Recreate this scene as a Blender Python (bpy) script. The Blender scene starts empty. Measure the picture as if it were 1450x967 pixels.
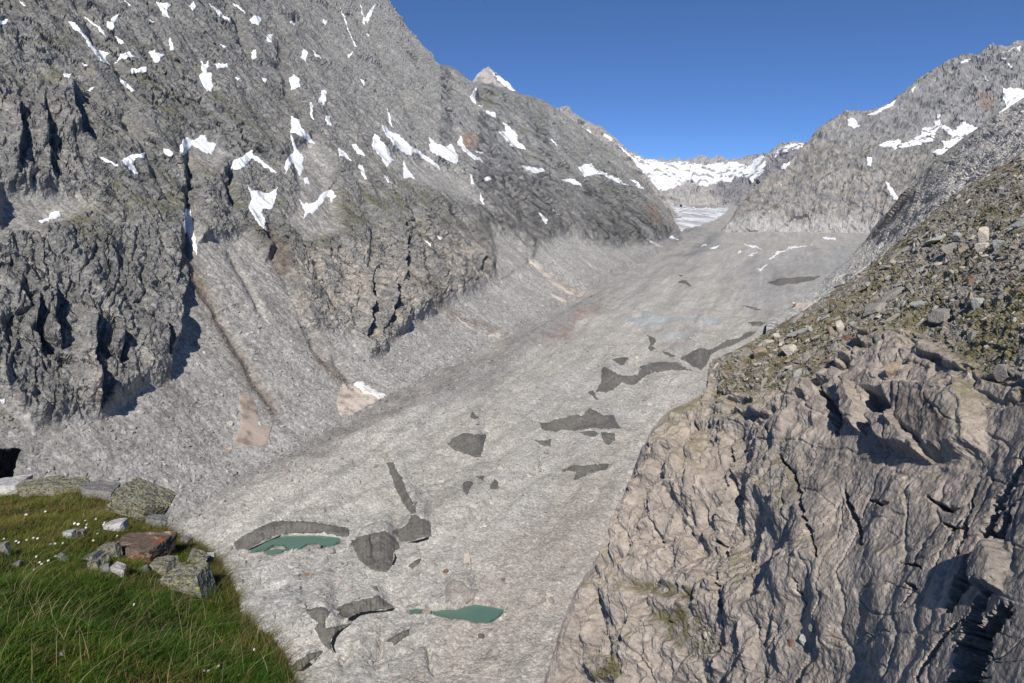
import bpy, math, random
import numpy as np
from mathutils import Vector, Matrix
from mathutils.bvhtree import BVHTree

SC = bpy.context.scene
COL = SC.collection
RS = np.random.RandomState(7)
random.seed(7)

# ------------------------------------------------------------------ camera, sky, sun, exposure
FPX = 980.0            # focal length in photo pixels (1450 wide)
CX, CY = 725.0, 483.5
PITCH = math.radians(10.6)
cam_d = bpy.data.cameras.new("camera")
cam_d.sensor_width = 36.0
cam_d.lens = 36.0 * FPX / 1450.0
cam_d.clip_start = 0.1
cam_d.clip_end = 40000.0
cam = bpy.data.objects.new("camera", cam_d)
cam.location = (0, 0, 0)
cam.rotation_euler = (math.pi / 2 - PITCH, 0, 0)
COL.objects.link(cam)
SC.camera = cam

SUN_EL = math.radians(43.0)
SUN_AZ = math.radians(184.0)      # clockwise from +Y: the sun stands behind the viewer
world = bpy.data.worlds.new("World")
SC.world = world
world.use_nodes = True
wn = world.node_tree.nodes
bg = wn["Background"]
sky = wn.new("ShaderNodeTexSky")
sky.sky_type = 'NISHITA'
sky.sun_disc = False
sky.sun_elevation = SUN_EL
sky.sun_rotation = SUN_AZ
sky.altitude = 2400.0
sky.air_density = 0.5
sky.dust_density = 0.0
sky.ozone_density = 10.0
world.node_tree.links.new(sky.outputs[0], bg.inputs[0])
bg.inputs[1].default_value = 0.118

sun_d = bpy.data.lights.new("sun", 'SUN')
sun_d.energy = 4.8
sun_d.angle = math.radians(0.5)
sun_d.color = (1.0, 0.95, 0.875)
sun = bpy.data.objects.new("sun", sun_d)
to_sun = Vector((math.sin(SUN_AZ) * math.cos(SUN_EL), math.cos(SUN_AZ) * math.cos(SUN_EL), math.sin(SUN_EL)))
sun.rotation_euler = to_sun.to_track_quat('Z', 'Y').to_euler()
sun.location = (0, 0, 60)
COL.objects.link(sun)

SC.view_settings.view_transform = 'Standard'
SC.view_settings.look = 'None'
SC.view_settings.exposure = 0.12
SC.view_settings.gamma = 1.0
SC.view_settings.use_curve_mapping = False

# HAZE
# ------------------------------------------------------------------ helpers: noise
_perm = RS.permutation(256)
_perm = np.concatenate([_perm, _perm, _perm])
_g = RS.normal(size=(256, 3)); _g /= np.linalg.norm(_g, axis=1)[:, None]

def perlin(p):
    p = np.asarray(p, dtype=np.float64)
    i = np.floor(p).astype(np.int64); f = p - i
    i &= 255
    w = f * f * f * (f * (f * 6 - 15) + 10)
    out = 0
    for dx in (0, 1):
        wx = w[:, 0] if dx else 1 - w[:, 0]
        hx = _perm[i[:, 0] + dx]
        for dy in (0, 1):
            wy = w[:, 1] if dy else 1 - w[:, 1]
            hy = _perm[hx + i[:, 1] + dy]
            for dz in (0, 1):
                wz = w[:, 2] if dz else 1 - w[:, 2]
                h = _perm[hy + i[:, 2] + dz]
                g = _g[h]
                out = out + wx * wy * wz * (g[:, 0] * (f[:, 0] - dx) + g[:, 1] * (f[:, 1] - dy) + g[:, 2] * (f[:, 2] - dz))
    return out * 1.5

def fbm(p, o=4, lac=2.03, gain=0.5):
    a, s, n = 1.0, 0, 0
    p = np.array(p, dtype=np.float64)
    for _ in range(o):
        s = s + a * perlin(p); n += a
        p = p * lac + 17.3; a *= gain
    return s / n

def ridged(p, o=4, lac=2.05, gain=0.5):
    a, s, n = 1.0, 0, 0
    p = np.array(p, dtype=np.float64)
    for _ in range(o):
        s = s + a * (1 - 2 * np.abs(perlin(p))); n += a
        p = p * lac + 11.7; a *= gain
    return s / n

_cr = RS.rand(4096, 7)
def worley(p):
    """nearest feature point: (cell number, offset to it, F1, F2)"""
    b = np.floor(p - 0.5).astype(np.int64)
    n = len(p)
    best = np.full(n, 9e9); sec = np.full(n, 9e9)
    cid = np.zeros(n, dtype=np.int64); off = np.zeros((n, 3))
    for dx in (0, 1):
        for dy in (0, 1):
            for dz in (0, 1):
                c = b + (dx, dy, dz)
                h = (c[:, 0] * 73856093 ^ c[:, 1] * 19349663 ^ c[:, 2] * 83492791) & 4095
                q = p - (c + 0.15 + 0.7 * _cr[h, :3])
                d = np.einsum('ij,ij->i', q, q)
                m = d < best
                sec = np.where(m, best, np.minimum(sec, d))
                best = np.where(m, d, best)
                cid = np.where(m, h, cid)
                off[m] = q[m]
    return cid, off, np.sqrt(best), np.sqrt(sec)

def facet(p, tilt=0.9):
    """angular blocks: each cell is a tilted plane at a height of its own"""
    c, o, a, b = worley(p)
    r = _cr[c]
    return (r[:, 3] - 0.5) + tilt * ((r[:, 4] - 0.5) * o[:, 0] + (r[:, 5] - 0.5) * o[:, 1] + (r[:, 6] - 0.5) * o[:, 2]) * 2

_th = np.linalg.qr(np.random.RandomState(3).normal(size=(3, 3)))[0]
def facet2(p, seed=0.0):
    """flat faces meeting in creases: random heights on a skewed lattice, joined by flat pieces"""
    q = np.asarray(p) @ _th + seed * 3.7
    q = q + 0.14 * np.stack([perlin(q * 0.9 + 31), perlin(q * 0.9 + 57), perlin(q * 0.9 + 83)], 1)
    i = np.floor(q).astype(np.int64); f = q - i
    o = np.argsort(-f, axis=1); fs = np.take_along_axis(f, o, 1)
    w = np.stack([1 - fs[:, 0], fs[:, 0] - fs[:, 1], fs[:, 1] - fs[:, 2], fs[:, 2]], 1)
    out = 0; c = i.copy(); rows = np.arange(len(c))
    for k in range(4):
        h = (c[:, 0] * 73856093 ^ c[:, 1] * 19349663 ^ c[:, 2] * 83492791) & 4095
        out = out + w[:, k] * (_cr[h, 3] - 0.5)
        if k < 3: c[rows, o[:, k]] += 1
    return out * 1.5

def crackle(p, w=0.12):
    """narrow furrows where the noise changes sign"""
    return 1 - sstep(0, w, np.abs(perlin(p)))

def sstep(a, b, x):
    t = np.clip((x - a) / (b - a), 0, 1)
    return t * t * (3 - 2 * t)

def mix(a, b, m):
    return a * (1 - m) + b * m

def lin(r, g, b):
    c = np.array((r, g, b)) / 255.0
    return np.where(c <= 0.04045, c / 12.92, ((c + 0.055) / 1.055) ** 2.4)

# ------------------------------------------------------------------ helpers: the lens (photo pixel -> direction)
FWD = np.array((0, math.cos(PITCH), -math.sin(PITCH)))
UPV = np.array((0, math.sin(PITCH), math.cos(PITCH)))
def rays(u, v):
    u = np.asarray(u, float); v = np.asarray(v, float)
    r = FWD + ((CY - v) / FPX)[..., None] * UPV
    r[..., 0] += (u - CX) / FPX
    return r
def project(P):
    d = P @ FWD
    return CX + FPX * P[..., 0] / d, CY - FPX * (P @ UPV) / d

def tps(ctrl, smooth=1e-4):
    """thin-plate surface through (u, v, depth) control points, in 1/depth so that planes stay planes"""
    c = np.array(ctrl, float)
    x = c[:, :2] / 500.0; y = 1.0 / c[:, 2]
    n = len(c)
    def ker(d): return np.where(d > 1e-9, d * d * np.log(d + 1e-12), 0)
    K = ker(np.linalg.norm(x[:, None] - x[None], axis=2)) + smooth * np.eye(n)
    Pm = np.c_[np.ones(n), x]
    A = np.block([[K, Pm], [Pm.T, np.zeros((3, 3))]])
    s = np.linalg.solve(A, np.r_[y, np.zeros(3)])
    def f(u, v):
        q = np.stack([np.ravel(u), np.ravel(v)], 1) / 500.0
        out = s[n] + q @ s[n + 1:]
        for k in range(n):
            out = out + s[k] * ker(np.linalg.norm(q - x[k], axis=1))
        return (1.0 / out).reshape(np.shape(u))
    return f

def poly_sd(poly, u, v):
    """signed distance to a closed outline, negative inside"""
    p = np.array(poly, float)
    d2 = np.full(np.shape(u), 1e18); ins = np.zeros(np.shape(u), bool)
    for a, b in zip(p, np.roll(p, -1, 0)):
        e = b - a
        wx, wy = u - a[0], v - a[1]
        t = np.clip((wx * e[0] + wy * e[1]) / (e @ e + 1e-12), 0, 1)
        d2 = np.minimum(d2, (wx - t * e[0]) ** 2 + (wy - t * e[1]) ** 2)
        if a[1] != b[1]:
            c = (a[1] <= v) != (b[1] <= v)
            ins ^= c & (u < a[0] + (v - a[1]) / (b[1] - a[1]) * e[0])
    d = np.sqrt(d2)
    return np.where(ins, -d, d)

def line_sd(line, u, v):
    """distance to an open line, the signed side (+ on the right of its run) and the share of the way along"""
    p = np.array(line, float)
    best = np.full(np.shape(u), 1e18); side = np.zeros(np.shape(u)); al = np.zeros(np.shape(u))
    L = np.linalg.norm(np.diff(p, axis=0), axis=1); cum = np.r_[0, np.cumsum(L)]
    for k in range(len(p) - 1):
        a, e = p[k], p[k + 1] - p[k]
        wx, wy = u - a[0], v - a[1]
        t = np.clip((wx * e[0] + wy * e[1]) / (e @ e), 0, 1)
        d = (wx - t * e[0]) ** 2 + (wy - t * e[1]) ** 2
        m = d < best
        best = np.where(m, d, best)
        side = np.where(m, np.sign(e[0] * wy - e[1] * wx), side)
        al = np.where(m, (cum[k] + t * L[k]) / cum[-1], al)
    return np.sqrt(best), side, al

def lod(s, d, k=1.0):
    """fade a layer of detail of size s (m) where the mesh is too coarse to carry it"""
    return sstep(1.3, 3.6, s * 692.0 / (d * k))

def wob(u, v, s, amp, seed=0.0):
    z = np.full(np.size(u), seed)
    a = fbm(np.stack([np.ravel(u) / s, np.ravel(v) / s, z], 1), 4)
    b = fbm(np.stack([np.ravel(u) / s + 40, np.ravel(v) / s, z], 1), 4)
    return u + amp * a.reshape(np.shape(u)), v + amp * b.reshape(np.shape(u))

# ------------------------------------------------------------------ helpers: meshes and tags
def tag(o, label=None, cat=None, group=None, kind=None):
    if label: o['label'] = label
    if cat: o['category'] = cat
    if group: o['group'] = group
    if kind: o['kind'] = kind
    return o

def mesh_np(name, V, F, mat, parent=None, col=None, smooth=True, mats=None, mat_idx=None):
    V = np.asarray(V, dtype=np.float32).reshape(-1, 3); F = np.asarray(F, dtype=np.int32)
    k = F.shape[1]
    me = bpy.data.meshes.new(name)
    me.vertices.add(len(V)); me.vertices.foreach_set("co", V.ravel())
    me.loops.add(F.size); me.loops.foreach_set("vertex_index", F.ravel())
    me.polygons.add(len(F)); me.polygons.foreach_set("loop_start", np.arange(0, F.size, k, dtype=np.int32))
    me.polygons.foreach_set("use_smooth", np.full(len(F), smooth))
    if col is not None:
        at = me.attributes.new("col", 'FLOAT_COLOR', 'POINT')
        c = np.ones((len(V), 4), dtype=np.float32); c[:, :np.shape(col)[1]] = col
        at.data.foreach_set("color", c.ravel())
    me.update(calc_edges=True); me.validate()
    if mat: me.materials.append(mat)
    o = bpy.data.objects.new(name, me); COL.objects.link(o)
    if parent: o.parent = parent
    return o

def grid_faces(nr, nc):
    i = np.arange(nr * nc).reshape(nr, nc)
    return np.stack([i[:-1, :-1], i[:-1, 1:], i[1:, 1:], i[1:, :-1]], -1).reshape(-1, 4)

def grid_normals(P):
    du = np.gradient(P, axis=1); dv = np.gradient(P, axis=0)
    n = np.cross(dv, du); n /= np.linalg.norm(n, axis=-1)[..., None] + 1e-12
    s = np.sign((n * -P).sum(-1)); s[s == 0] = 1
    return n * s[..., None]

def smooth_grid(A, k):
    for _ in range(k):
        B = np.pad(A, ((1, 1), (1, 1)) + ((0, 0),) * (A.ndim - 2), mode='edge')
        A = (B[:-2, 1:-1] + B[2:, 1:-1] + B[1:-1, :-2] + B[1:-1, 2:] + 2 * A) / 6
    return A

def strip_uv(top, bot, nu, nv, u0=None, u1=None, bias=1.0):
    top = np.array(top, float); bot = np.array(bot, float)
    u0 = top[0, 0] if u0 is None else u0; u1 = top[-1, 0] if u1 is None else u1
    uu = np.linspace(u0, u1, 4000)
    tv = np.interp(uu, top[:, 0], top[:, 1])
    s = np.r_[0, np.cumsum(np.hypot(np.diff(uu), 0.55 * np.diff(tv)))]
    us = np.interp(np.linspace(0, s[-1], nu), s, uu)
    t = np.linspace(0, 1, nv)[:, None] ** bias
    tv = np.interp(us, top[:, 0], top[:, 1])[None]; bv = np.interp(us, bot[:, 0], bot[:, 1])[None]
    return np.repeat(us[None], nv, 0), tv + (bv - tv) * t

def with_back(P, rows, run, drop):
    """carry the surface over its crest and down the far side, so that the hill is solid from any side"""
    top = P[0]
    h = top.copy(); h[:, 2] = 0
    h /= np.linalg.norm(h, axis=1)[:, None]
    out = []
    for k in range(rows, 0, -1):
        t = k / rows
        out.append(top + h * run * t - np.array((0, 0, 1.0)) * drop * (t ** 1.25))
    return np.concatenate([np.array(out), P], 0)

# ------------------------------------------------------------------ helpers: materials
def N(nt, t, **kw):
    n = nt.nodes.new(t)
    for k, v in kw.items(): setattr(n, k, v)
    return n

def rock_mat(name, scales, bump=0.5, bump_dist=0.5, var=0.35, rough=0.9, speck=None, base=None, stretch=None):
    """attribute colour broken up by noise of several sizes (metres), with bump of the same sizes"""
    m = bpy.data.materials.new(name); m.use_nodes = True
    nt = m.node_tree; L = nt.links.new
    bs = nt.nodes["Principled BSDF"]
    bs.inputs["Roughness"].default_value = rough
    bs.inputs["Specular IOR Level"].default_value = 0.18
    tc = N(nt, "ShaderNodeTexCoord")
    co = tc.outputs["Object"]
    if stretch:
        mp = N(nt, "ShaderNodeMapping"); mp.inputs["Rotation"].default_value = stretch[0]; mp.inputs["Scale"].default_value = stretch[1]
        L(co, mp.inputs[0]); co = mp.outputs[0]
    if base is None:
        at = N(nt, "ShaderNodeAttribute"); at.attribute_name = "col"; c = at.outputs["Color"]; relief = at.outputs["Alpha"]
    else:
        rg = N(nt, "ShaderNodeRGB"); rg.outputs[0].default_value = (*base, 1); c = rg.outputs[0]
    h = None
    for k, s in enumerate(scales):
        nz = N(nt, "ShaderNodeTexNoise"); nz.inputs["Scale"].default_value = 1.0 / s
        nz.inputs["Detail"].default_value = 6.0; nz.inputs["Roughness"].default_value = 0.62
        L(co, nz.inputs["Vector"])
        mr = N(nt, "ShaderNodeMapRange"); mr.inputs[1].default_value = 0.25; mr.inputs[2].default_value = 0.75
        mr.inputs[3].default_value = 1 - var; mr.inputs[4].default_value = 1 + var
        L(nz.outputs["Fac"], mr.inputs[0])
        mx = N(nt, "ShaderNodeVectorMath", operation='SCALE')
        L(c, mx.inputs[0]); L(mr.outputs[0], mx.inputs["Scale"]); c = mx.outputs[0]
        ma = N(nt, "ShaderNodeMath", operation='MULTIPLY'); ma.inputs[1].default_value = s
        L(nz.outputs["Fac"], ma.inputs[0])
        if h is None: h = ma.outputs[0]
        else:
            ad = N(nt, "ShaderNodeMath", operation='ADD'); L(h, ad.inputs[0]); L(ma.outputs[0], ad.inputs[1]); h = ad.outputs[0]
    if speck:      # separate stones: cells each with a tone of its own
        for s, amt in speck:
            vo = N(nt, "ShaderNodeTexVoronoi"); vo.inputs["Scale"].default_value = 1.0 / s
            L(co, vo.inputs["Vector"])
            sp = N(nt, "ShaderNodeSeparateColor"); L(vo.outputs["Color"], sp.inputs[0])
            mr = N(nt, "ShaderNodeMapRange"); mr.inputs[3].default_value = 1 - amt; mr.inputs[4].default_value = 1 + amt
            L(sp.outputs[0], mr.inputs[0])
            mx = N(nt, "ShaderNodeVectorMath", operation='SCALE')
            L(c, mx.inputs[0]); L(mr.outputs[0], mx.inputs["Scale"]); c = mx.outputs[0]
            ma = N(nt, "ShaderNodeMath", operation='MULTIPLY'); ma.inputs[1].default_value = -0.9 * s
            L(vo.outputs["Distance"], ma.inputs[0])
            ad = N(nt, "ShaderNodeMath", operation='ADD'); L(h, ad.inputs[0]); L(ma.outputs[0], ad.inputs[1]); h = ad.outputs[0]
    bp = N(nt, "ShaderNodeBump"); bp.inputs["Strength"].default_value = bump; bp.inputs["Distance"].default_value = bump_dist
    if base is None:
        ml = N(nt, "ShaderNodeMath", operation='MULTIPLY'); ml.inputs[1].default_value = bump; L(relief, ml.inputs[0]); L(ml.outputs[0], bp.inputs["Strength"])
    L(h, bp.inputs["Height"]); L(bp.outputs[0], bs.inputs["Normal"]); L(c, bs.inputs["Base Color"])
    return m

def snow_mat(name, c0, c1, scale):
    m = bpy.data.materials.new(name); m.use_nodes = True
    nt = m.node_tree; L = nt.links.new
    bs = nt.nodes["Principled BSDF"]; bs.inputs["Roughness"].default_value = 0.8
    bs.inputs["Specular IOR Level"].default_value = 0.2
    tc = N(nt, "ShaderNodeTexCoord")
    nz = N(nt, "ShaderNodeTexNoise"); nz.inputs["Scale"].default_value = 1.0 / scale; nz.inputs["Detail"].default_value = 7
    nz.inputs["Roughness"].default_value = 0.6
    L(tc.outputs["Object"], nz.inputs["Vector"])
    cr = N(nt, "ShaderNodeValToRGB")
    cr.color_ramp.elements[0].position = 0.36; cr.color_ramp.elements[0].color = (*c0, 1)
    cr.color_ramp.elements[1].position = 0.52; cr.color_ramp.elements[1].color = (*c1, 1)
    L(nz.outputs["Fac"], cr.inputs[0]); L(cr.outputs[0], bs.inputs["Base Color"])
    bp = N(nt, "ShaderNodeBump"); bp.inputs["Strength"].default_value = 0.3; bp.inputs["Distance"].default_value = scale * 0.1
    L(nz.outputs["Fac"], bp.inputs["Height"]); L(bp.outputs[0], bs.inputs["Normal"])
    return m

M_MOUNT = rock_mat("mountain_rock", (11.0, 2.6), 0.8, 1.0, 0.26, speck=((4.5, 0.16), (1.6, 0.24)))
M_FAR = rock_mat("far_rock", (60.0, 16.0), 0.5, 1.0, 0.22, speck=((12.0, 0.14),), stretch=((0, 0, 0), (1.3, 1.3, 0.3)))
M_GLAC = rock_mat("glacier_debris", (14.0, 2.4), 0.32, 1.0, 0.06, speck=((1.5, 0.2), (0.75, 0.26)))
M_CLIFF = rock_mat("cliff_rock", (3.0, 0.7, 0.16), 0.42, 1.0, 0.20, speck=((0.5, 0.10),))
M_TURF = rock_mat("turf_soil", (0.5, 0.06), 0.6, 1.0, 0.35)
M_SNOW = snow_mat("snow", (0.74, 0.76, 0.79), (0.86, 0.87, 0.88), 9.0)
M_DIRTY = snow_mat("dirty_snow", (0.30, 0.24, 0.20), (0.58, 0.50, 0.43), 14.0)
M_CAP = snow_mat("greyed_snow", (0.52, 0.46, 0.40), (0.80, 0.78, 0.75), 5.0)
M_PINK = snow_mat("muddy_snow", (0.20, 0.165, 0.14), (0.38, 0.31, 0.26), 9.0)

# ------------------------------------------------------------------ the glacier
GH, GS = 200.0, 0.04
def glacier_depth(u, v):
    r = rays(u, v)
    den = r[..., 2] - GS * r[..., 1]
    return -GH / np.minimum(den, -0.0045)

ALPHA = math.radians(40)
FP = np.array((-135.0, 585.0, -GH + GS * 585.0))
T3 = np.array((0.354, 0.935, 0.935 * GS))
S3 = np.array((-0.935 * math.cos(ALPHA), 0.354 * math.cos(ALPHA), math.sin(ALPHA)))
NL = np.cross(T3, S3); NL /= np.linalg.norm(NL)
if NL[2] < 0: NL = -NL
_s = np.linspace(-520, 2600, 400)
_fu, _fv = project(FP + _s[:, None] * T3)
_ok = (FP + _s[:, None] * T3)[:, 1] > 130
FU, FV = _fu[_ok], _fv[_ok]                 # the foot of the left mountain, seen in the photo

# ice cliffs: outlines seen in the photo; each stands as a steep wall with the debris cover rising behind it
def zb(*p): return [(310 + x / 2.956, 640 + y / 2.956) for x, y in p]
def zm(*p): return [(480 + x / 2.931, 320 + y / 2.931) for x, y in p]
def zf(*p): return [(820 + x / 4.833, 360 + y / 4.833) for x, y in p]
ICE = [
 ("dark grey ice wall curving round the back of the green pond", zb((58,385),(75,370),(120,340),(180,308),(240,288),(330,288),(400,293),(470,305),(530,318),(548,325),(545,350),(520,358),(480,347),(440,338),(380,341),(300,340),(240,349),(190,369),(150,392),(120,412),(75,408))),
 ("broad dark ice face with a pale rubble streak, right of the green pond", zb((548,372),(600,350),(650,338),(695,328),(720,345),(735,362),(755,385),(757,405),(735,415),(728,440),(730,465),(715,492),(700,503),(660,500),(625,485),(590,455),(570,420))),
 ("stepped dark ice wall joining the broad ice face on its right", zb((724,330),(760,318),(790,300),(803,266),(820,260),(850,278),(885,290),(890,355),(850,358),(820,370),(795,375),(765,375),(748,360),(732,345))),
 ("long narrow dark ice strip running up from the stepped ice wall", zb((700,45),(730,42),(745,80),(768,110),(790,170),(820,220),(828,258),(806,262),(770,215),(745,165),(725,110))),
 ("curved dark ice wall with black undercut, left of the smaller pond", zb((490,655),(530,635),(580,620),(640,610),(665,595),(690,615),(735,652),(690,660),(630,665),(570,685),(530,700),(505,690))),
 ("jagged dark ice wall below the curved undercut wall", zb((360,658),(390,655),(430,645),(470,665),(460,690),(445,700),(450,735),(500,728),(560,712),(530,735),(490,760),(470,790),(472,820),(485,845),(440,810),(420,780),(400,740),(415,715),(385,695))),
 ("small dark ice tooth above the curved undercut wall", zb((640,567),(660,560),(674,590),(655,584))),
 ("dark ice wall dropping towards the grass ledge", zb((285,905),(330,870),(380,840),(440,830),(430,845),(390,870),(350,910),(320,920))),
 ("short slanting dark ice scar in front of the curved wall", zb((690,795),(730,770),(770,750),(805,738),(795,765),(760,795),(730,812),(722,795))),
 ("small dark ice lens below the right end of the stepped ice wall", zb((790,480),(815,455),(850,442),(840,465),(810,490))),
 ("wide dark ice face standing alone in mid glacier", zm((445,905),(480,875),(515,858),(550,862),(612,865),(600,920),(590,960),(560,960),(520,945),(480,930))),
 ("longest humped dark ice wall across the middle of the glacier", zm((835,815),(870,815),(905,800),(940,795),(985,780),(1008,788),(1022,770),(1040,755),(1070,770),(1100,785),(1140,785),(1168,840),(1120,845),(1060,838),(1010,845),(960,850),(925,845),(900,855),(865,850),(840,845))),
 ("square dark ice scar just below the right end of the humped wall", zm((1085,855),(1145,858),(1145,890),(1120,912),(1095,890))),
 ("thin dark ice scar between the humped wall and the square scar", zm((990,855),(1050,848),(1080,860),(1060,875),(1020,868))),
 ("thin dark ice scar under the left end of the humped wall", zm((780,870),(820,890),(880,885),(878,915),(840,910))),
 ("dark ice sliver left below the cliff corner", [(790,667),(803,662),(815,657),(822,660),(840,657),(862,656),(860,665),(838,670),(820,678),(812,680),(815,667)]),
 ("small dark ice pocket with a black foot above the rubble ridge", zb((1020,130),(1040,118),(1068,128),(1055,150),(1035,185),(1025,165))),
 ("tiny dark ice triangle above the small ice pockets", zb((1070,102),(1112,98),(1105,122))),
 ("tiny dark ice notch right of the small ice pocket", zb((1130,145),(1155,112),(1172,125),(1165,155),(1135,155))),
 ("winding dark ice wall below the bare blue ice", zf((155,785),(175,770),(215,785),(260,820),(330,830),(400,825),(420,770),(480,742),(560,735),(640,742),(670,735),(720,770),(775,798),(680,795),(600,800),(520,808),(470,825),(430,850),(400,885),(340,895),(290,880),(250,920),(190,950),(110,940),(145,885))),
 ("grey ice scar that widens below the cliff top", zf((680,712),(760,672),(830,640),(850,645),(900,650),(960,620),(1000,590),(1100,570),(1140,535),(1220,525),(1180,565),(1110,590),(1040,630),(960,650),(900,690),(880,740),(840,795),(780,770),(740,740))),
 ("bare bluish ice band crossing the upper glacier", zf((315,418),(345,420),(400,440),(440,420),(380,365),(420,380),(520,400),(620,430),(720,430),(800,435),(900,425),(960,440),(990,460),(960,485),(880,475),(780,455),(680,455),(600,480),(520,500),(450,500),(400,470),(340,460))),
 ("rounded dark ice hollow under the bluish ice band", zf((540,560),(600,540),(640,525),(700,518),(745,530),(755,555),(730,580),(650,585),(590,575))),
 ("dark ice slope left of the rounded ice hollow", zf((405,490),(450,540),(520,580),(530,600),(500,625),(540,650),(490,665),(470,640),(490,610),(470,560))),
 ("small dark ice peak high on the upper glacier", zf((668,195),(705,172),(740,180),(775,225),(720,205))),
 ("long grey ice line near the far right slope", [(1085,400),(1105,394),(1135,392),(1162,390),(1150,398),(1125,402),(1100,404)]),
 ("dark ice notch beside the foot of the scree margin", [(666,591),(668,582),(678,592),(672,594)]),
 ("little dark ice scoop on the bank above the winding ice wall", zf((215,715),(260,710),(340,705),(320,740),(290,765),(260,745))),
 ("small dark ice chip at the lower left end of the winding ice wall", zf((60,940),(100,932),(108,962),(75,955))),
 ("thin dark ice wedge between the ice slope and the grey scar", zf((570,668),(620,674),(665,702),(640,706),(590,690))),
 ("faint grey ice strip near the near scree skyline", zf((1150,466),(1200,458),(1290,468),(1240,492),(1190,492))),
 ("hairline dark ice crack on the upper right of the glacier", zf((1100,352),(1150,350),(1220,372),(1250,384),(1210,384),(1150,362))),
 ("tiny dark ice fleck above the small ice peak", zf((682,142),(700,138),(710,150),(690,154))),
 ("short dark ice scratch above the humped ice wall", zm((1033,688),(1060,694),(1078,722),(1062,718))),
 ("brown wet rubble stain above the smaller pond", zb((945,560),(980,530),(1020,540),(1050,575),(1085,575),(1070,610),(1030,640),(1010,600),(980,600),(950,635))),
]
PONDS = [
 ("opaque green pond under the curved ice wall", zb((130,410),(170,388),(215,361),(270,345),(340,339),(430,341),(500,352),(510,370),(490,380),(430,392),(400,378),(370,382),(340,400),(290,402),(270,380),(230,385),(200,400),(150,410)), 1.2),
 ("bluish shallow pool in the rubble lip of the green pond", zb((195,412),(240,400),(290,405),(245,422),(210,422)), 0.5),
 ("opaque green pond tapering to the left on bare rubble", zb((885,665),(940,655),(1000,655),(1030,640),(1075,632),(1130,640),(1197,655),(1170,685),(1130,708),(1080,708),(1020,695),(960,685),(910,675)), 0.8),
 ("narrow green puddle just left of the tapering pond", zb((790,658),(830,650),(860,655),(840,668),(800,667)), 0.5),
]

def glacier_fields(U, V):
    """depth along each line of sight with the ice walls in place, and a calm mask around ponds and ice"""
    base = glacier_depth(U, V)
    D = np.log(base)
    for _, pl in ICE:
        p = np.array(pl, float)
        ulo, uhi = p[:, 0].min(), p[:, 0].max()
        ug = np.linspace(ulo + 0.3, uhi - 0.3, 60)
        v0 = np.full(60, 1e9); v1 = np.full(60, -1e9)
        for a, b in zip(p, np.roll(p, -1, 0)):
            lo, hi = min(a[0], b[0]), max(a[0], b[0])
            m = (ug >= lo) & (ug <= hi) & (hi > lo)
            vv = a[1] + (ug - a[0]) / (b[0] - a[0] + 1e-9) * (b[1] - a[1])
            v0 = np.where(m, np.minimum(v0, vv), v0); v1 = np.where(m, np.maximum(v1, vv), v1)
        ker = np.ones(11) / 11
        v0 = np.convolve(np.pad(v0, 5, 'edge'), ker, 'valid'); v1 = np.convolve(np.pad(v1, 5, 'edge'), ker, 'valid')
        m = (U > ulo) & (U < uhi) & (V < p[:, 1].max() + 1) & (V > p[:, 1].min() - 200)
        if not m.any(): continue
        u, v = U[m], V[m]
        a0 = np.interp(u, ug, v0); a1 = np.interp(u, ug, v1)
        h = a1 - a0
        W = uhi - ulo
        taper = sstep(0, 1, np.minimum(u - ulo, uhi - u) / (0.22 * W + 3)) * np.minimum(1, 0.34 * W / np.maximum(h, 1)) * 0.9
        lb = np.log(glacier_depth(u, v)); l1 = np.log(glacier_depth(u, a1)); l0 = np.log(glacier_depth(u, a0))
        wall = l1 + (lb - l1) * 0.30                       # steep: depth grows slowly up the wall
        topd = l1 + (l0 - l1) * 0.30
        k = np.clip((a0 - v) / (2.2 * h + 6), 0, 1)
        back = lb + (topd - l0) * (1 - k) ** 2
        r = np.where(v >= a1, lb, np.where(v >= a0, wall, back))
        D[m] = D[m] + (r - lb) * taper
    calm = np.zeros(np.shape(U))
    for _, pl, _d in PONDS:
        sd = poly_sd(pl, U, V)
        calm = np.maximum(calm, 1 - sstep(0, 9, sd))
    return np.exp(D), calm

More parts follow.
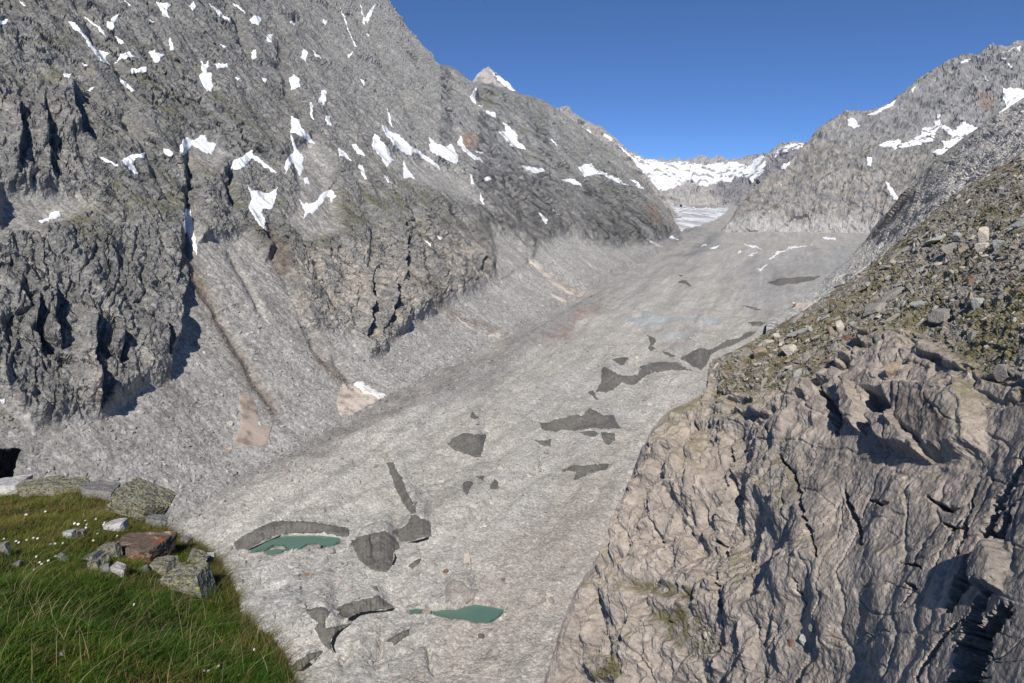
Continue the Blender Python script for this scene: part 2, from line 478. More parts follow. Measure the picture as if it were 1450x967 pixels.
def glacier_noise(P, calm):
    x, y = P[:, 0], P[:, 1]
    z0 = np.zeros(len(x))
    # long low ridges run along the valley
    a = 0.42 * x - 0.0 + 0.907 * y * 0; t = (x * 0.93 - y * 0.36); s = (x * 0.36 + y * 0.93)
    dd = np.hypot(x, y); gz = 1.0 / np.clip(200.0 / dd, 0.08, 1) * 0.55
    n = 8.0 * fbm(np.stack([t / 60, s / 140, z0], 1), 3) + 3.4 * ridged(np.stack([t / 34, s / 60, z0 + 5], 1), 2)
    n += 0.8 * lod(7, dd, gz) * fbm(np.stack([x / 9, y / 9, z0 + 9], 1), 3)
    bm = sstep(0.0, 0.35, fbm(np.stack([x / 80, y / 80, z0 + 31], 1), 2))
    n += 3.0 * bm * ridged(np.stack([t / 13 + 0.4 * fbm(np.stack([x / 30, y / 30, z0], 1), 2), s / 40, z0 + 2], 1), 3) * lod(13, dd, gz)
    fw = sstep(0.05, 0.3, fbm(np.stack([x / 60, y / 60, z0 + 41], 1), 2))
    n -= 2.6 * fw * lod(9, dd, gz) * crackle(np.stack([t / 22 + 0.5 * fbm(np.stack([x / 20, y / 20, z0], 1), 2), s / 60, z0 + 43], 1), 0.10)
    lm = (x - (-135 + 0.3787 * (y - 585))) * 0.935          # metres in from the left foot: a low moraine bank runs beside it
    n += 7.0 * np.exp(-((lm - 46 - 14 * fbm(np.stack([s / 90, z0, z0], 1), 2)) / 17) ** 2) * sstep(330, 460, y) * sstep(1900, 1200, y)
    f = facet(np.stack([x / 3.2, y / 3.2, z0], 1)) * 0.12 * lod(3.2, dd, gz) + facet(np.stack([x / 1.5, y / 1.5, z0 + 3], 1)) * 0.08 * lod(1.5, dd, gz)
    n = n * (0.3 + 0.7 * sstep(3600, 1500, dd))
    return (n - 1.0) * (1 - calm) + f * (1 - 0.8 * calm) - 1.5 * calm * 0

nv, nu = 560, 760
vg = np.concatenate([np.linspace(288.5, 330, 60), np.linspace(331, 1150, nv - 60)])
uL = np.interp(vg, FV[::-1], FU[::-1]) - np.interp(vg, [288, 340, 600, 1150], [260, 90, 60, 260])
uR = np.interp(vg, [288, 345, 420, 520, 700, 960, 1150], [1750, 1650, 1560, 1350, 1180, 1150, 1250])
tt = np.linspace(0, 1, nu)[None]
GU = uL[:, None] + (uR - uL)[:, None] * tt
GV = np.repeat(vg[:, None], nu, 1)
gd, calm = glacier_fields(GU, GV)
gl = smooth_grid(np.log(gd / glacier_depth(GU, GV)), 4)
GP = rays(GU, GV) * (glacier_depth(GU, GV) * np.exp(gl))[..., None]
flat = GP.reshape(-1, 3)
flat[:, 2] += glacier_noise(flat, calm.ravel())
for k, (_, pl, dep) in enumerate(PONDS):
    sd = poly_sd(pl, GU, GV).ravel()
    flat[:, 2] -= (1 - sstep(-1.0, 3.0, sd)) * (dep + 2.2)
wu, wv = wob(GU, GV, 60, 26)
c_mid = lin(180, 176, 169); c_warm = lin(174, 168, 159); c_dark = lin(144, 140, 136); c_red = lin(150, 130, 122); c_blue = lin(178, 176, 172)
gc = np.ones((GU.size, 3)) * c_mid
def blend(c, poly, colr, soft, amt, U, V):
    m = (1 - sstep(-soft, soft, poly_sd(poly, U, V).ravel()))[:, None] * amt
    return mix(c, colr, m)
gc = blend(gc, [(250,690),(330,640),(500,600),(600,548),(700,500),(790,450),(850,420),(800,470),(700,545),(640,570),(560,600),(430,640),(330,690)], c_dark, 14, 0.75, wu, wv)
gc = blend(gc, [(700,515),(760,470),(830,425),(900,395),(980,365),(1000,372),(900,410),(830,450),(760,500)], c_dark, 10, 0.5, wu, wv)
gc = blend(gc, [(770,490),(815,450),(850,428),(845,440),(800,480)], c_red, 6, 0.6, wu, wv)
gc = blend(gc, [(560,1000),(700,760),(800,640),(880,640),(880,760),(780,960)], c_warm, 40, 0.8, wu, wv)
gc = blend(gc, [(700,760),(880,690),(860,800),(800,880),(740,1000),(560,1000)], lin(174,168,160), 30, 0.6, wu, wv)
gc = blend(gc, [(300,820),(480,800),(540,830),(470,870),(400,900)], c_blue, 25, 0.4, wu, wv)
gc = blend(gc, [(1040,380),(1220,345),(1240,400),(1130,450),(1060,440)], lin(160,160,160), 22, 0.7, wu, wv)
gc = blend(gc, [(940,372),(985,340),(1025,338),(1000,350),(970,362)], lin(130,130,130), 6, 0.8, wu, wv)
lob = fbm(np.stack([flat[:, 0] / 55, flat[:, 1] / 110, np.zeros(len(flat))], 1), 4)
tv = flat[:, 0] * 0.93 - flat[:, 1] * 0.36; sv = flat[:, 0] * 0.36 + flat[:, 1] * 0.93
band = fbm(np.stack([tv / 26 + 0.6 * lob, sv / 420, np.zeros(len(flat))], 1), 4)
spot = fbm(np.stack([flat[:, 0] / 18, flat[:, 1] / 26, np.zeros(len(flat)) + 7], 1), 4)
thin = fbm(np.stack([tv / 7 + 1.2 * lob, sv / 260, np.zeros(len(flat)) + 11], 1), 4)
gc *= (0.86 + 0.13 * lob + 0.24 * band + 0.13 * spot + 0.22 * thin)[:, None]
footd = (GU - np.interp(GV, FV[::-1], FU[::-1])).ravel()
mar = 1 - sstep(-20, 95, footd * np.interp(GV.ravel(), [330, 500, 700], [2.2, 1.2, 0.8]) + 60 * lob + 40 * spot)
gc = mix(gc, lin(146, 142, 138) * (0.9 + 0.5 * band + 0.4 * spot)[:, None], (0.75 * mar)[:, None])
gc = mix(gc, gc * np.array((0.96, 0.98, 1.01)), sstep(0, 0.4, fbm(np.stack([tv / 50, sv / 260, np.zeros(len(flat)) + 3], 1), 3))[:, None])
ring = np.ones(len(flat))
for _, pl, _d in PONDS: ring = np.minimum(ring, sstep(1.0, 7.0, poly_sd(pl, wu, wv).ravel()))
gc *= (0.72 + 0.28 * ring)[:, None]
st = worley(np.stack([flat[:, 0] / 1.5, flat[:, 1] / 1.5, np.zeros(len(flat))], 1))
gc *= (0.91 + 0.18 * _cr[st[0], 4])[:, None]
gc = np.where((_cr[st[0], 5] > 0.99)[:, None], gc * np.array((0.95, 0.82, 0.74)), gc)
glacier = mesh_np("glacier_ground", flat, grid_faces(nv, nu), M_GLAC, col=gc, smooth=True)
tag(glacier, "debris covered glacier of pale grey rubble filling the valley floor", "glacier", kind="structure")

# ------------------------------------------------------------------ the left mountain
top = [(-360,-240),(380,-240),(545,0),(560,20),(575,42),(590,62),(603,78),(615,97),(632,95),(645,104),(668,122),(690,121),(712,126),(735,133),(770,145),(800,165),(820,182),(842,197),(862,212),(880,229),(900,250),(915,266),(930,286),(944,306),(956,326),(963,340),(985,352)]
o = np.argsort(FU)
bot = np.stack([FU[o], FV[o] + np.interp(FV[o], [330, 500, 700, 1000], [10, 22, 45, 80])], 1)
bot = bot[bot[:, 0] > 150]
bot = np.concatenate([[(-360, 1100), (140, bot[0, 1] + 40)], bot])
LU, LV = strip_uv(top, bot, 800, 560, -360, 985)
r = rays(LU, LV)
ld = (FP @ NL) / np.minimum(r @ NL, -0.02)
LP = r * np.clip(ld, 100, 5200)[..., None]
q = LP.reshape(-1, 3) - FP
t1 = T3 / np.linalg.norm(T3)
ca = q @ t1; cb = q @ S3
z0 = np.zeros(len(ca))
wu, wv = wob(LU, LV, 70, 22)
wu2, wv2 = wob(LU, LV, 22, 10, 3.0)
lu, lv = (wu2 * 0.5 + wu * 0.5).ravel(), (wv2 * 0.5 + wv * 0.5).ravel()
# scree: everything under the line where the rock ends
rock_end = np.interp(lu, [-360,0,40,100,140,180,210,240,262,300,340,400,440,480,520,545,580,620,680,720,760,800,850,900,930,965], [520,560,590,590,585,560,540,530,380,440,420,440,470,470,500,490,450,430,400,385,350,330,345,345,345,340])
talus = sstep(-16, 16, lv - rock_end)
for pl in ([(262,290),(285,340),(345,330),(400,400),(430,500),(470,560),(330,560),(300,470),(262,400)],   # scree fan below the main gully
           [(330,400),(385,360),(430,470),(500,570),(400,570)],
           [(400,215),(440,200),(470,240),(455,300),(425,290)], [(255,195),(300,200),(320,222),(300,240),(262,235)],
           [(420,270),(470,265),(480,330),(430,340),(400,320)], [(690,320),(745,350),(840,425),(700,420)],
           [(0,270),(110,275),(130,300),(60,330),(0,335)], [(520,215),(640,240),(690,300),(560,250)]):
    talus = np.maximum(talus, 0.85 * (1 - sstep(-10, 10, poly_sd(pl, lu, lv))))
rk = 1 - talus
wz = fbm(np.stack([ca / 160, cb / 220, z0], 1), 3)
far_up = sstep(800, 2400, np.linalg.norm(LP.reshape(-1, 3), axis=1))
dl = np.linalg.norm(LP.reshape(-1, 3), axis=1)
wz2 = fbm(np.stack([ca / 40, cb / 60, z0 + 6], 1), 3)
disp = rk * (13 + 24 * far_up) * ridged(np.stack([ca / 170 + wz, cb / 620 + wz, z0], 1), 3)
disp += rk * (6.5 + 5 * far_up) * ridged(np.stack([ca / 42 + wz * 1.6, cb / 190 + wz, z0 + 3], 1), 3)
disp += rk * 8.0 * lod(24, dl, 1.6) * facet2(np.stack([ca / 22 + wz, cb / 50, z0], 1) + wz2[:, None] * 0.8)
disp += rk * 4.2 * lod(9, dl, 1.6) * facet2(np.stack([ca / 9, cb / 20, z0 + 7], 1) + wz2[:, None] * 1.2)
disp -= rk * (5.0 + 1 * far_up) * crackle(np.stack([ca / 60 + 1.5 * wz2, cb / 330 + wz, z0 + 21], 1), 0.10) * sstep(-0.2, 0.2, wz)
disp -= rk * (2.4 - 1.2 * far_up) * crackle(np.stack([ca / 21 + 1.5 * wz2, cb / 90 + wz2, z0 + 25], 1), 0.13)
disp += rk * 1.3 * lod(3.6, dl) * facet(np.stack([ca / 3.6, cb / 6, z0 + 2], 1) + wz2[:, None])
cliffy = np.maximum(1 - sstep(-30, 20, poly_sd([(-100,320),(240,330),(222,440),(205,550),(140,600),(-100,590)], lu, lv)), 1 - sstep(-25, 15, poly_sd([(400,330),(580,300),(720,380),(620,450),(520,500),(440,440)], lu, lv)))
cliffy = np.maximum(cliffy, 1 - sstep(-20, 15, poly_sd([(-80,130),(100,125),(125,210),(90,275),(-80,270)], lu, lv)))
vr = (lu + 0.12 * (lv - 400))
disp += rk * cliffy * np.clip(dl / 600, 0.8, 2.2) * (3.2 * ridged(np.stack([vr / 30 + wz2, lv / 150, z0], 1), 2) + 3.2 * facet2(np.stack([vr / 15, lv / 46, z0], 1) + wz2[:, None]) + 1.6 * facet2(np.stack([vr / 6, lv / 17, z0 + 3], 1)) - 2.3 * crackle(np.stack([vr / 24 + 1.2 * wz2, lv / 150, z0 + 5], 1), 0.16))
disp += rk * (1.4 * ridged(np.stack([ca / 11 + wz2, cb / 50 + wz2, z0 + 2], 1), 4) + 1.6 * fbm(np.stack([ca / 9, cb / 9, z0 + 2], 1), 5)) * (0.6 + 0.9 * far_up)
disp += talus * (8.0 * fbm(np.stack([ca / 80, cb / 200, z0 + 3], 1), 2) + 1.6 * fbm(np.stack([ca / 24, cb / 160, z0], 1), 3) + 0.5 * fbm(np.stack([ca / 5, cb / 40, z0], 1), 3) + 0.18 * lod(1.8, dl) * facet(np.stack([ca / 1.8, cb / 1.8, z0], 1)))
disp += 3 * rk
# clefts: (line, half width px, depth m)
CLEFT = [([(262,210),(266,260),(268,310),(260,350),(262,380)], 7, 15), ([(262,380),(290,420),(330,480),(365,540),(395,590)], 6, 4),
         ([(320,240),(322,270),(335,300)], 8, 14), ([(378,300),(380,345),(400,395),(425,450),(470,520)], 6, 6),
         ([(318,350),(350,400),(372,450)], 5, 5), ([(470,500),(500,545),(520,570)], 5, 4),
         ([(540,180),(560,215),(610,235)], 7, 8), ([(670,124),(684,165),(705,185),(740,220),(760,245)], 8, 35),
         ([(100,0),(130,60),(150,90),(190,130)], 6, 10), ([(290,0),(330,35),(350,90),(410,110)], 6, 14),
         ([(390,60),(405,140),(430,190)], 7, 14), ([(490,0),(520,70),(560,130),(590,200)], 7, 14),
         ([(740,358),(770,385),(825,418)], 5, 8), ([(570,280),(590,340),(600,400)], 6, 8), ([(500,260),(520,330),(515,400)], 6, 8),
         ([(420,330),(450,400),(480,450)], 6, 7), ([(160,150),(200,220),(240,300)], 6, 7), ([(700,250),(740,310),(790,350)], 6, 12)]
uf, vf = (LU.ravel() * 0.55 + lu * 0.45), (LV.ravel() * 0.55 + lv * 0.45)
for ln, w, dep in CLEFT:
    a = np.array(ln); m = (uf > a[:, 0].min() - 4 * w) & (uf < a[:, 0].max() + 4 * w) & (vf > a[:, 1].min() - 4 * w) & (vf < a[:, 1].max() + 4 * w)
    d, _, al = line_sd(ln, uf[m], vf[m])
    disp[m] -= dep * np.exp(-(d / w) ** 2) * sstep(0, 0.15, al) * (1 - sstep(0.85, 1, al) * 0.8)
# rock steps: the side left of the run stands proud and throws its shadow across the line
STEP = [([(97,128),(103,160),(112,212)], 30, 12), ([(128,442),(131,480),(126,520),(136,560),(138,592)], 26, 12), ([(222,455),(233,480),(236,512)], 16, 9),
        ([(168,470),(172,500),(166,520)], 14, 8), ([(78,410),(74,460),(84,505)], 18, 9), ([(52,420),(48,480),(60,520)], 14, 8), ([(248,320),(250,370),(240,420)], 16, 3),
        ([(20,140),(30,200),(20,260)], 20, 9), ([(60,140),(64,200),(72,260)], 20, 8), ([(318,238),(326,262)], 14, 9), ([(545,390),(548,430),(540,470)], 16, 10),
        ([(560,300),(566,360),(562,410)], 14, 9), ([(515,380),(520,440),(512,490)], 14, 10), ([(675,355),(680,385)], 10, 8)]
for ln, w, h in STEP:
    a = np.array(ln); m = (uf > a[:, 0].min() - 3 * w) & (uf < a[:, 0].max() + 3 * w) & (vf > a[:, 1].min() - 2 * w) & (vf < a[:, 1].max() + 2 * w)
    d, sd, al = line_sd(ln, uf[m], vf[m])
    end = sstep(0, 0.25, al) * (1 - sstep(0.8, 1, al))
    s = -sd * d                      # + on the left of a line that runs downwards in the picture
    s = s * -1
    prof = np.where(s > 0, np.exp(-(s / w) ** 2), 0) * sstep(0, 1.5, s) - 0.55 * np.where(s <= 0, np.exp(-(s / (0.6 * w)) ** 2), 0)
    disp[m] += h * prof * end
edge = sstep(0, 14, (LV - np.interp(LU[0], [p[0] for p in top], [p[1] for p in top])[None]).ravel())
disp *= 0.35 + 0.65 * edge
NLd = NL * 0.75 + np.array((0.3, -0.55, 0.05)); NLd /= np.linalg.norm(NLd)
LP2 = (LP.reshape(-1, 3) + disp[:, None] * NLd).reshape(LP.shape)
hb = LP2[..., 2] - (GS * LP2[..., 1] - GH)              # the scree runs out gently on to the glacier
kk = 40.0 * np.clip(LP2[..., 1] / 900, 0.6, 2.0)
LP2[..., 2] += np.where(np.abs(hb) < kk, (kk - np.abs(hb)) ** 2 / (4 * kk), 0) * 0.8
nrm = grid_normals(smooth_grid(LP2, 2)).reshape(-1, 3)
# colours
P3 = LP2.reshape(-1, 3)
n1 = fbm(np.stack([ca / 60, cb / 60, z0], 1), 5); n2 = fbm(np.stack([ca / 14, cb / 30, z0 + 4], 1), 4); n3 = fbm(np.stack([ca / 4, cb / 30, z0 + 8], 1), 3)
c_rock = lin(128, 127, 125); c_lightrock = lin(158, 153, 146); c_green = lin(104, 103, 78); c_tal = lin(147, 144, 139); c_pale = lin(182, 172, 161); c_brown = lin(120, 108, 96); c_hi = lin(160, 159, 157)
lc = np.ones((len(ca), 3)) * c_rock
lc = mix(lc, c_lightrock, (sstep(-0.1, 0.45, n2 + 0.6 * n3) * 0.6)[:, None])
lc = mix(lc, lin(92, 92, 93), (sstep(0.0, 0.45, n1 - 0.7 * n3) * 0.5)[:, None])
hi = sstep(400, 640, lu + 0.35 * (250 - lv)) * sstep(330, 180, lv)
n4 = fbm(np.stack([ca / 9 + 1.2 * wz2, cb / 140, z0 + 12], 1), 4)
lc = mix(lc, c_hi * (1 + 0.3 * n2)[:, None], (0.6 * hi)[:, None])
lc *= (1 + 0.5 * n4)[:, None]
lowpale = np.maximum.reduce([1 - sstep(-25, 25, poly_sd(p, lu, lv)) for p in ([(270,370),(330,360),(345,430),(325,455),(290,440)], [(390,350),(560,360),(600,420),(560,500),(480,490),(400,440)], [(100,500),(140,520),(140,590),(115,590)], [(580,330),(700,330),(740,390),(620,430)])])
lc = mix(lc, c_pale, (lowpale * 0.6 * sstep(-0.4, 0.3, n2 + n3 * 0.5))[:, None])
veg_zone = np.maximum.reduce([1 - sstep(-40, 40, poly_sd(p, lu, lv)) for p in ([(-60,-20),(90,40),(120,130),(-60,140)], [(-60,255),(130,240),(260,260),(280,330),(120,345),(-60,350)], [(280,250),(420,250),(470,230),(600,270),(640,330),(480,350),(300,330)], [(620,90),(740,135),(860,215),(900,270),(820,250),(700,190)], [(780,235),(900,270),(930,300),(860,300)], [(100,60),(260,90),(380,200),(250,210),(120,150)])])
flatness = sstep(0.62, 0.88, nrm[:, 2] + 0.12 * n2)
lc = mix(lc, c_green * (1 + 0.5 * n2)[:, None], (np.clip(veg_zone * (0.25 + 0.75 * flatness) + 0.25 * flatness * rk, 0, 1) * sstep(-0.25, 0.35, n1 + 0.6 * n2) * 0.7)[:, None])
n5 = fbm(np.stack([ca / 26 + 0.7 * wz2, cb / 300, z0 + 14], 1), 4)
talc = c_tal * (1 + 0.10 * n1 + 0.25 * n3 + 0.55 * n5)[:, None]
talc = mix(talc, lin(126, 116, 106), (sstep(0.15, 0.45, -n5) * 0.55)[:, None])
talc = mix(talc, lin(168, 166, 162), (sstep(500, 800, lu) * 0.8)[:, None])
talc = mix(talc, lin(128, 120, 110), ((1 - sstep(-6, 10, poly_sd([(395,560),(420,575),(415,590),(390,575)], lu, lv))) * 0.9)[:, None])
nearfoot = 1 - sstep(2, 60, hb.ravel() + 26 * n2 + 20 * n1)
talc = mix(talc, lin(154, 151, 147), (nearfoot * 0.85)[:, None])
lc = mix(lc, talc, talus[:, None])
for ln, w, a in (([(265,380),(300,440),(350,520),(385,580)], 8, 0.7), ([(372,330),(388,360),(395,385)], 9, 0.8), ([(250,350),(285,410)], 10, 0.6), ([(455,505),(500,545)], 7, 0.7), ([(590,405),(660,455),(700,470)], 6, 0.5)):
    d, _, al = line_sd(ln, lu, lv)
    lc = mix(lc, lin(112, 100, 90), (a * np.exp(-(d / w) ** 2))[:, None])
for pl in ([(902,290),(920,300),(925,325),(908,320)], [(940,310),(955,325),(950,335),(938,330)], [(640,200),(660,190),(670,210),(650,225)]):
    lc = mix(lc, lin(150, 120, 100), (0.55 * (1 - sstep(-8, 6, poly_sd(pl, lu, lv))))[:, None])
stn = _cr[worley(np.stack([ca / 1.9, cb / 1.9, z0], 1))[0], 4]
lc *= mix(1.0, 0.87 + 0.26 * stn, talus)[:, None]
lc = np.c_[lc, 1 - 0.68 * talus]
LB = with_back(LP2, 8, 900, 1100)
nback = 8 * LP2.shape[1]
lcol = np.concatenate([np.ones((nback, 4)) * np.r_[c_rock, 1], lc])
left = mesh_np("mountain", LB.reshape(-1, 3), grid_faces(LB.shape[0], LB.shape[1]), M_MOUNT, col=lcol, smooth=False)
tag(left, "huge grey rock mountainside with snow patches and scree along the left of the valley", "mountain", kind="structure")

hill_objs = {}
# ------------------------------------------------------------------ generic mountain from control points
def hill(name, top, bot, nu, nv, ctrl, amps, colour, mat, label, back=(6, 600, 500), cat="mountain", rib=None):
    U, V = strip_uv(top, bot, nu, nv)
    D = tps(ctrl)(U, V)
    P = rays(U, V) * D[..., None]
    n0 = grid_normals(smooth_grid(P, 30))
    p = P.reshape(-1, 3)
    wu, wv = wob(U, V, 30, 9)
    info = dict(U=U, V=V, u=wu.ravel(), v=wv.ravel(), p=p)
    w = fbm(p / amps['warp'], 3)[:, None]
    dsp = np.zeros(len(p))
    for kind, s, a in amps['layers']:
        sc = np.array(s if np.ndim(s) else (s, s, s), float)
        qq = p / sc + w * 0.8
        dsp += a * {'r': lambda: ridged(qq, 4), 'f': lambda: facet(qq), 'n': lambda: fbm(qq, 4)}[kind]()
    edge = sstep(0, 10, (V - V[:1]).ravel())
    dsp *= 0.3 + 0.7 * edge
    if 'mask' in amps: dsp *= amps['mask'](info)
    if rib: dsp += rib(info)
    P2 = (p + dsp[:, None] * n0.reshape(-1, 3)).reshape(P.shape)
    info['n'] = grid_normals(smooth_grid(P2, 1)).reshape(-1, 3); info['P2'] = P2
    c = colour(info)
    B = with_back(P2, *back)
    cc = np.concatenate([np.ones((back[0] * U.shape[1], 3)) * c.mean(0), c])
    o = mesh_np(name, B.reshape(-1, 3), grid_faces(B.shape[0], B.shape[1]), mat, col=cc, smooth=False)
    tag(o, label, cat, kind="structure")
    return o, info

def col_right(i):
    p = i['p']; n1 = fbm(p / 220, 5); n2 = fbm(p / np.array((25, 25, 160)), 4); n3 = fbm(p / np.array((60, 60, 18)), 3)
    c = np.ones((len(p), 3)) * lin(132, 131, 131)
    vs = fbm(np.stack([p[:, 0] / 18 + p[:, 1] / 40, p[:, 2] / 220, np.zeros(len(p))], 1), 4)
    c = c * (1 + 0.5 * vs)[:, None]
    c = mix(c, lin(172, 168, 163), (sstep(-0.3, 0.4, n2) * 0.55)[:, None])
    low = sstep(190, 260, i['v'] + 0.15 * (1130 - i['u']))
    c = mix(c, lin(168, 160, 150), (low * 0.6 * sstep(-0.5, 0.3, n2))[:, None])
    c = mix(c, lin(104, 106, 112), (low * 0.7 * sstep(0.1, 0.45, n3 + 0.4 * n1))[:, None])
    c = mix(c, lin(118, 112, 88), (0.5 * sstep(0.55, 0.8, i['n'][:, 2]) * sstep(200, 230, i['v']) * sstep(300, 270, i['v']))[:, None])
    red = 1 - sstep(-8, 8, poly_sd([(1385,145),(1410,150),(1405,170),(1388,165)], i['u'], i['v']))
    c = mix(c, lin(140, 112, 98), (0.6 * red)[:, None])
    foot = sstep(312, 326, i['v'])
    return mix(c, lin(178, 176, 173), (0.8 * foot)[:, None])
top_r = [(1015,332),(1030,318),(1040,300),(1060,275),(1083,257),(1100,245),(1122,228),(1136,215),(1152,192),(1165,180),(1180,172),(1198,161),(1220,163),(1240,158),(1262,148),(1278,135),(1298,117),(1312,107),(1325,100),(1345,88),(1362,80),(1385,80),(1398,72),(1404,66),(1410,72),(1425,70),(1440,63),(1450,60),(1500,40),(1600,45),(1750,80)]
bot_r = [(1015,364),(1750,372)]
hill_objs["right"], _ = hill("mountain", top_r, bot_r, 520, 240,
     [(1015,330,2950),(1130,330,2950),(1230,330,2900),(1450,335,2650),(1750,345,2450),(1015,364,2900),(1230,364,2860),(1450,368,2600),(1750,372,2400),(1060,275,3150),(1165,180,3500),(1150,260,3080),(1240,158,3600),(1250,240,3050),(1300,117,3800),(1330,200,3250),(1330,215,3120),(1400,66,3800),(1400,160,3300),(1400,190,3100),(1450,60,3700),(1600,45,3500),(1600,200,2900),(1750,80,3300)],
     dict(warp=300, layers=[('r', (170, 170, 620), 52), ('r', (60, 60, 260), 22), ('f', (70, 70, 170), 12), ('f', (26, 26, 50), 4), ('r', (26, 26, 120), 8), ('n', 16, 3)]),
     col_right, M_FAR, "steep grey mountain with a snowy bowl on the far right of the valley", back=(6, 900, 900))

def col_mid(i):
    p = i['p']; n1 = fbm(p / 60, 4)
    s = (i['u'] - 1130) * 0.72 + (i['v'] - 440) * 0.69
    k = (i['u'] * 0.69 - i['v'] * 0.72)
    n2 = fbm(np.stack([s / 7, k / 70, np.zeros(len(s))], 1), 4)
    c = np.ones((len(p), 3)) * lin(190, 186, 180)
    c = mix(c, lin(206, 202, 195), sstep(-0.3, 0.4, n2)[:, None] * 0.7)
    up = 1 - sstep(4, 46, s)
    c = mix(c, lin(154, 150, 136), (up * sstep(-0.5, 0.3, n1 + n2) * 0.6 * sstep(1240, 1290, i['u']))[:, None])
    pale = sstep(1260, 1180, i['u'])
    c = mix(c, lin(178, 177, 175), pale[:, None] * 0.8)
    spur = 1 - sstep(-4, 8, poly_sd([(1222,346),(1240,318),(1290,265),(1300,275),(1250,330)], i['u'], i['v']))
    return mix(c, lin(112, 98, 90), (0.6 * spur)[:, None])
hill_objs["mid"], _ = hill("mountain", [(1085,456),(1130,428),(1180,385),(1215,352),(1228,338),(1242,316),(1280,275),(1310,243),(1340,215),(1370,192),(1400,170),(1425,156),(1450,140),(1600,60),(1750,20)],
     [(1085,500),(1150,480),(1230,440),(1300,380),(1400,330),(1450,300),(1600,250),(1750,200)], 420, 160,
     [(1085,456,960),(1130,428,1150),(1228,338,1550),(1310,243,1350),(1400,170,1200),(1450,140,1100),(1600,60,950),(1750,20,880),(1150,480,820),(1230,440,760),(1300,380,720),(1400,330,640),(1450,300,600),(1600,250,520),(1750,200,500)],
     dict(warp=90, layers=[('n', 160, 14), ('r', (50, 120, 60), 6), ('f', (22, 40, 22), 2.4), ('f', (8, 14, 8), 1.0), ('n', 5, 0.8)]),
     col_mid, M_MOUNT, "grey rocky slope dropping to the glacier behind the near scree slope", back=(5, 400, 500))

def col_head(i):
    p = i['p']; n2 = fbm(p / np.array((50, 50, 300)), 4)
    c = np.ones((len(p), 3)) * lin(158, 156, 155)
    c = mix(c, lin(182, 176, 168), sstep(-0.3, 0.4, n2)[:, None] * 0.7)
    d = 1 - sstep(-6, 6, poly_sd([(1075,250),(1095,222),(1140,205),(1150,250),(1080,270),(1040,300),(1010,270),(1040,255)], i['u'], i['v']))
    return mix(c, lin(124, 120, 124), (d * 0.75)[:, None])
hill_objs["head"], _ = hill("mountain", [(800,200),(860,195),(880,207),(900,219),(915,226),(938,226),(942,229),(955,226),(972,228),(985,224),(992,220),(1000,221),(1006,226),(1020,221),(1028,226),(1045,227),(1058,222),(1080,218),(1088,217),(1096,210),(1108,203),(1125,201),(1140,203),(1160,230),(1200,240),(1300,240)],
     [(800,345),(1300,345)], 330, 150,
     [(800,200,7600),(900,219,7700),(985,224,7900),(1058,222,7700),(1125,201,6600),(1300,240,6800),(800,345,6000),(940,345,6050),(1050,345,6050),(1300,345,5900),(940,292,6200),(1050,292,6200),(960,262,6700),(1050,262,6600),(900,250,6800),(1100,240,6300)],
     dict(warp=500, layers=[('r', (260, 260, 500), 60), ('f', (120, 120, 160), 36), ('f', (50, 50, 60), 16), ('n', 30, 8)]),
     col_head, M_FAR, "distant rock headwall under snowfields closing the valley", back=(4, 900, 600))

def col_ridge(i):
    p = i['p']; n2 = fbm(p / np.array((60, 60, 240)), 4)
    c = np.ones((len(p), 3)) * lin(150, 148, 147)
    return mix(c, lin(180, 172, 164), sstep(-0.3, 0.4, n2)[:, None] * 0.6)
hill_objs["ridge"], _ = hill("mountain", [(745,170),(770,160),(785,155),(797,152),(803,151),(812,160),(830,172),(850,180),(862,190),(872,197),(885,212),(905,232),(920,255),(940,280),(955,300),(975,318)],
     [(745,240),(800,260),(880,290),(975,330)], 220, 110,
     [(745,170,4700),(803,151,4800),(872,197,4500),(920,255,4200),(975,318,4000),(745,240,4300),(800,260,4200),(880,290,4000),(975,330,3900)],
     dict(warp=300, layers=[('r', (160, 160, 420), 40), ('f', (70, 70, 110), 24), ('f', (30, 30, 40), 10), ('n', 18, 5)]),
     col_ridge, M_FAR, "pale grey jagged ridge showing behind the left mountain", back=(4, 500, 500))
def col_peak(i):
    p = i['p']; n2 = fbm(p / np.array((60, 60, 200)), 4)
    c = np.ones((len(p), 3)) * lin(168, 164, 160)
    return mix(c, lin(200, 194, 188), sstep(-0.3, 0.4, n2)[:, None] * 0.6)
hill_objs["peak"], _ = hill("mountain", [(640,150),(655,138),(668,118),(676,106),(685,97),(690,95),(700,102),(712,112),(722,120),(732,134),(750,160)],
     [(640,190),(750,190)], 130, 90,
     [(640,150,5600),(688,95,6000),(750,160,5600),(640,190,5200),(688,190,5000),(750,190,5300),(688,140,5450)],
     dict(warp=300, layers=[('r', (160, 160, 300), 36), ('f', (70, 70, 90), 24), ('n', 22, 8)]),
     col_peak, M_FAR, "small pointed snowy peak rising behind the left ridge", back=(4, 400, 500))

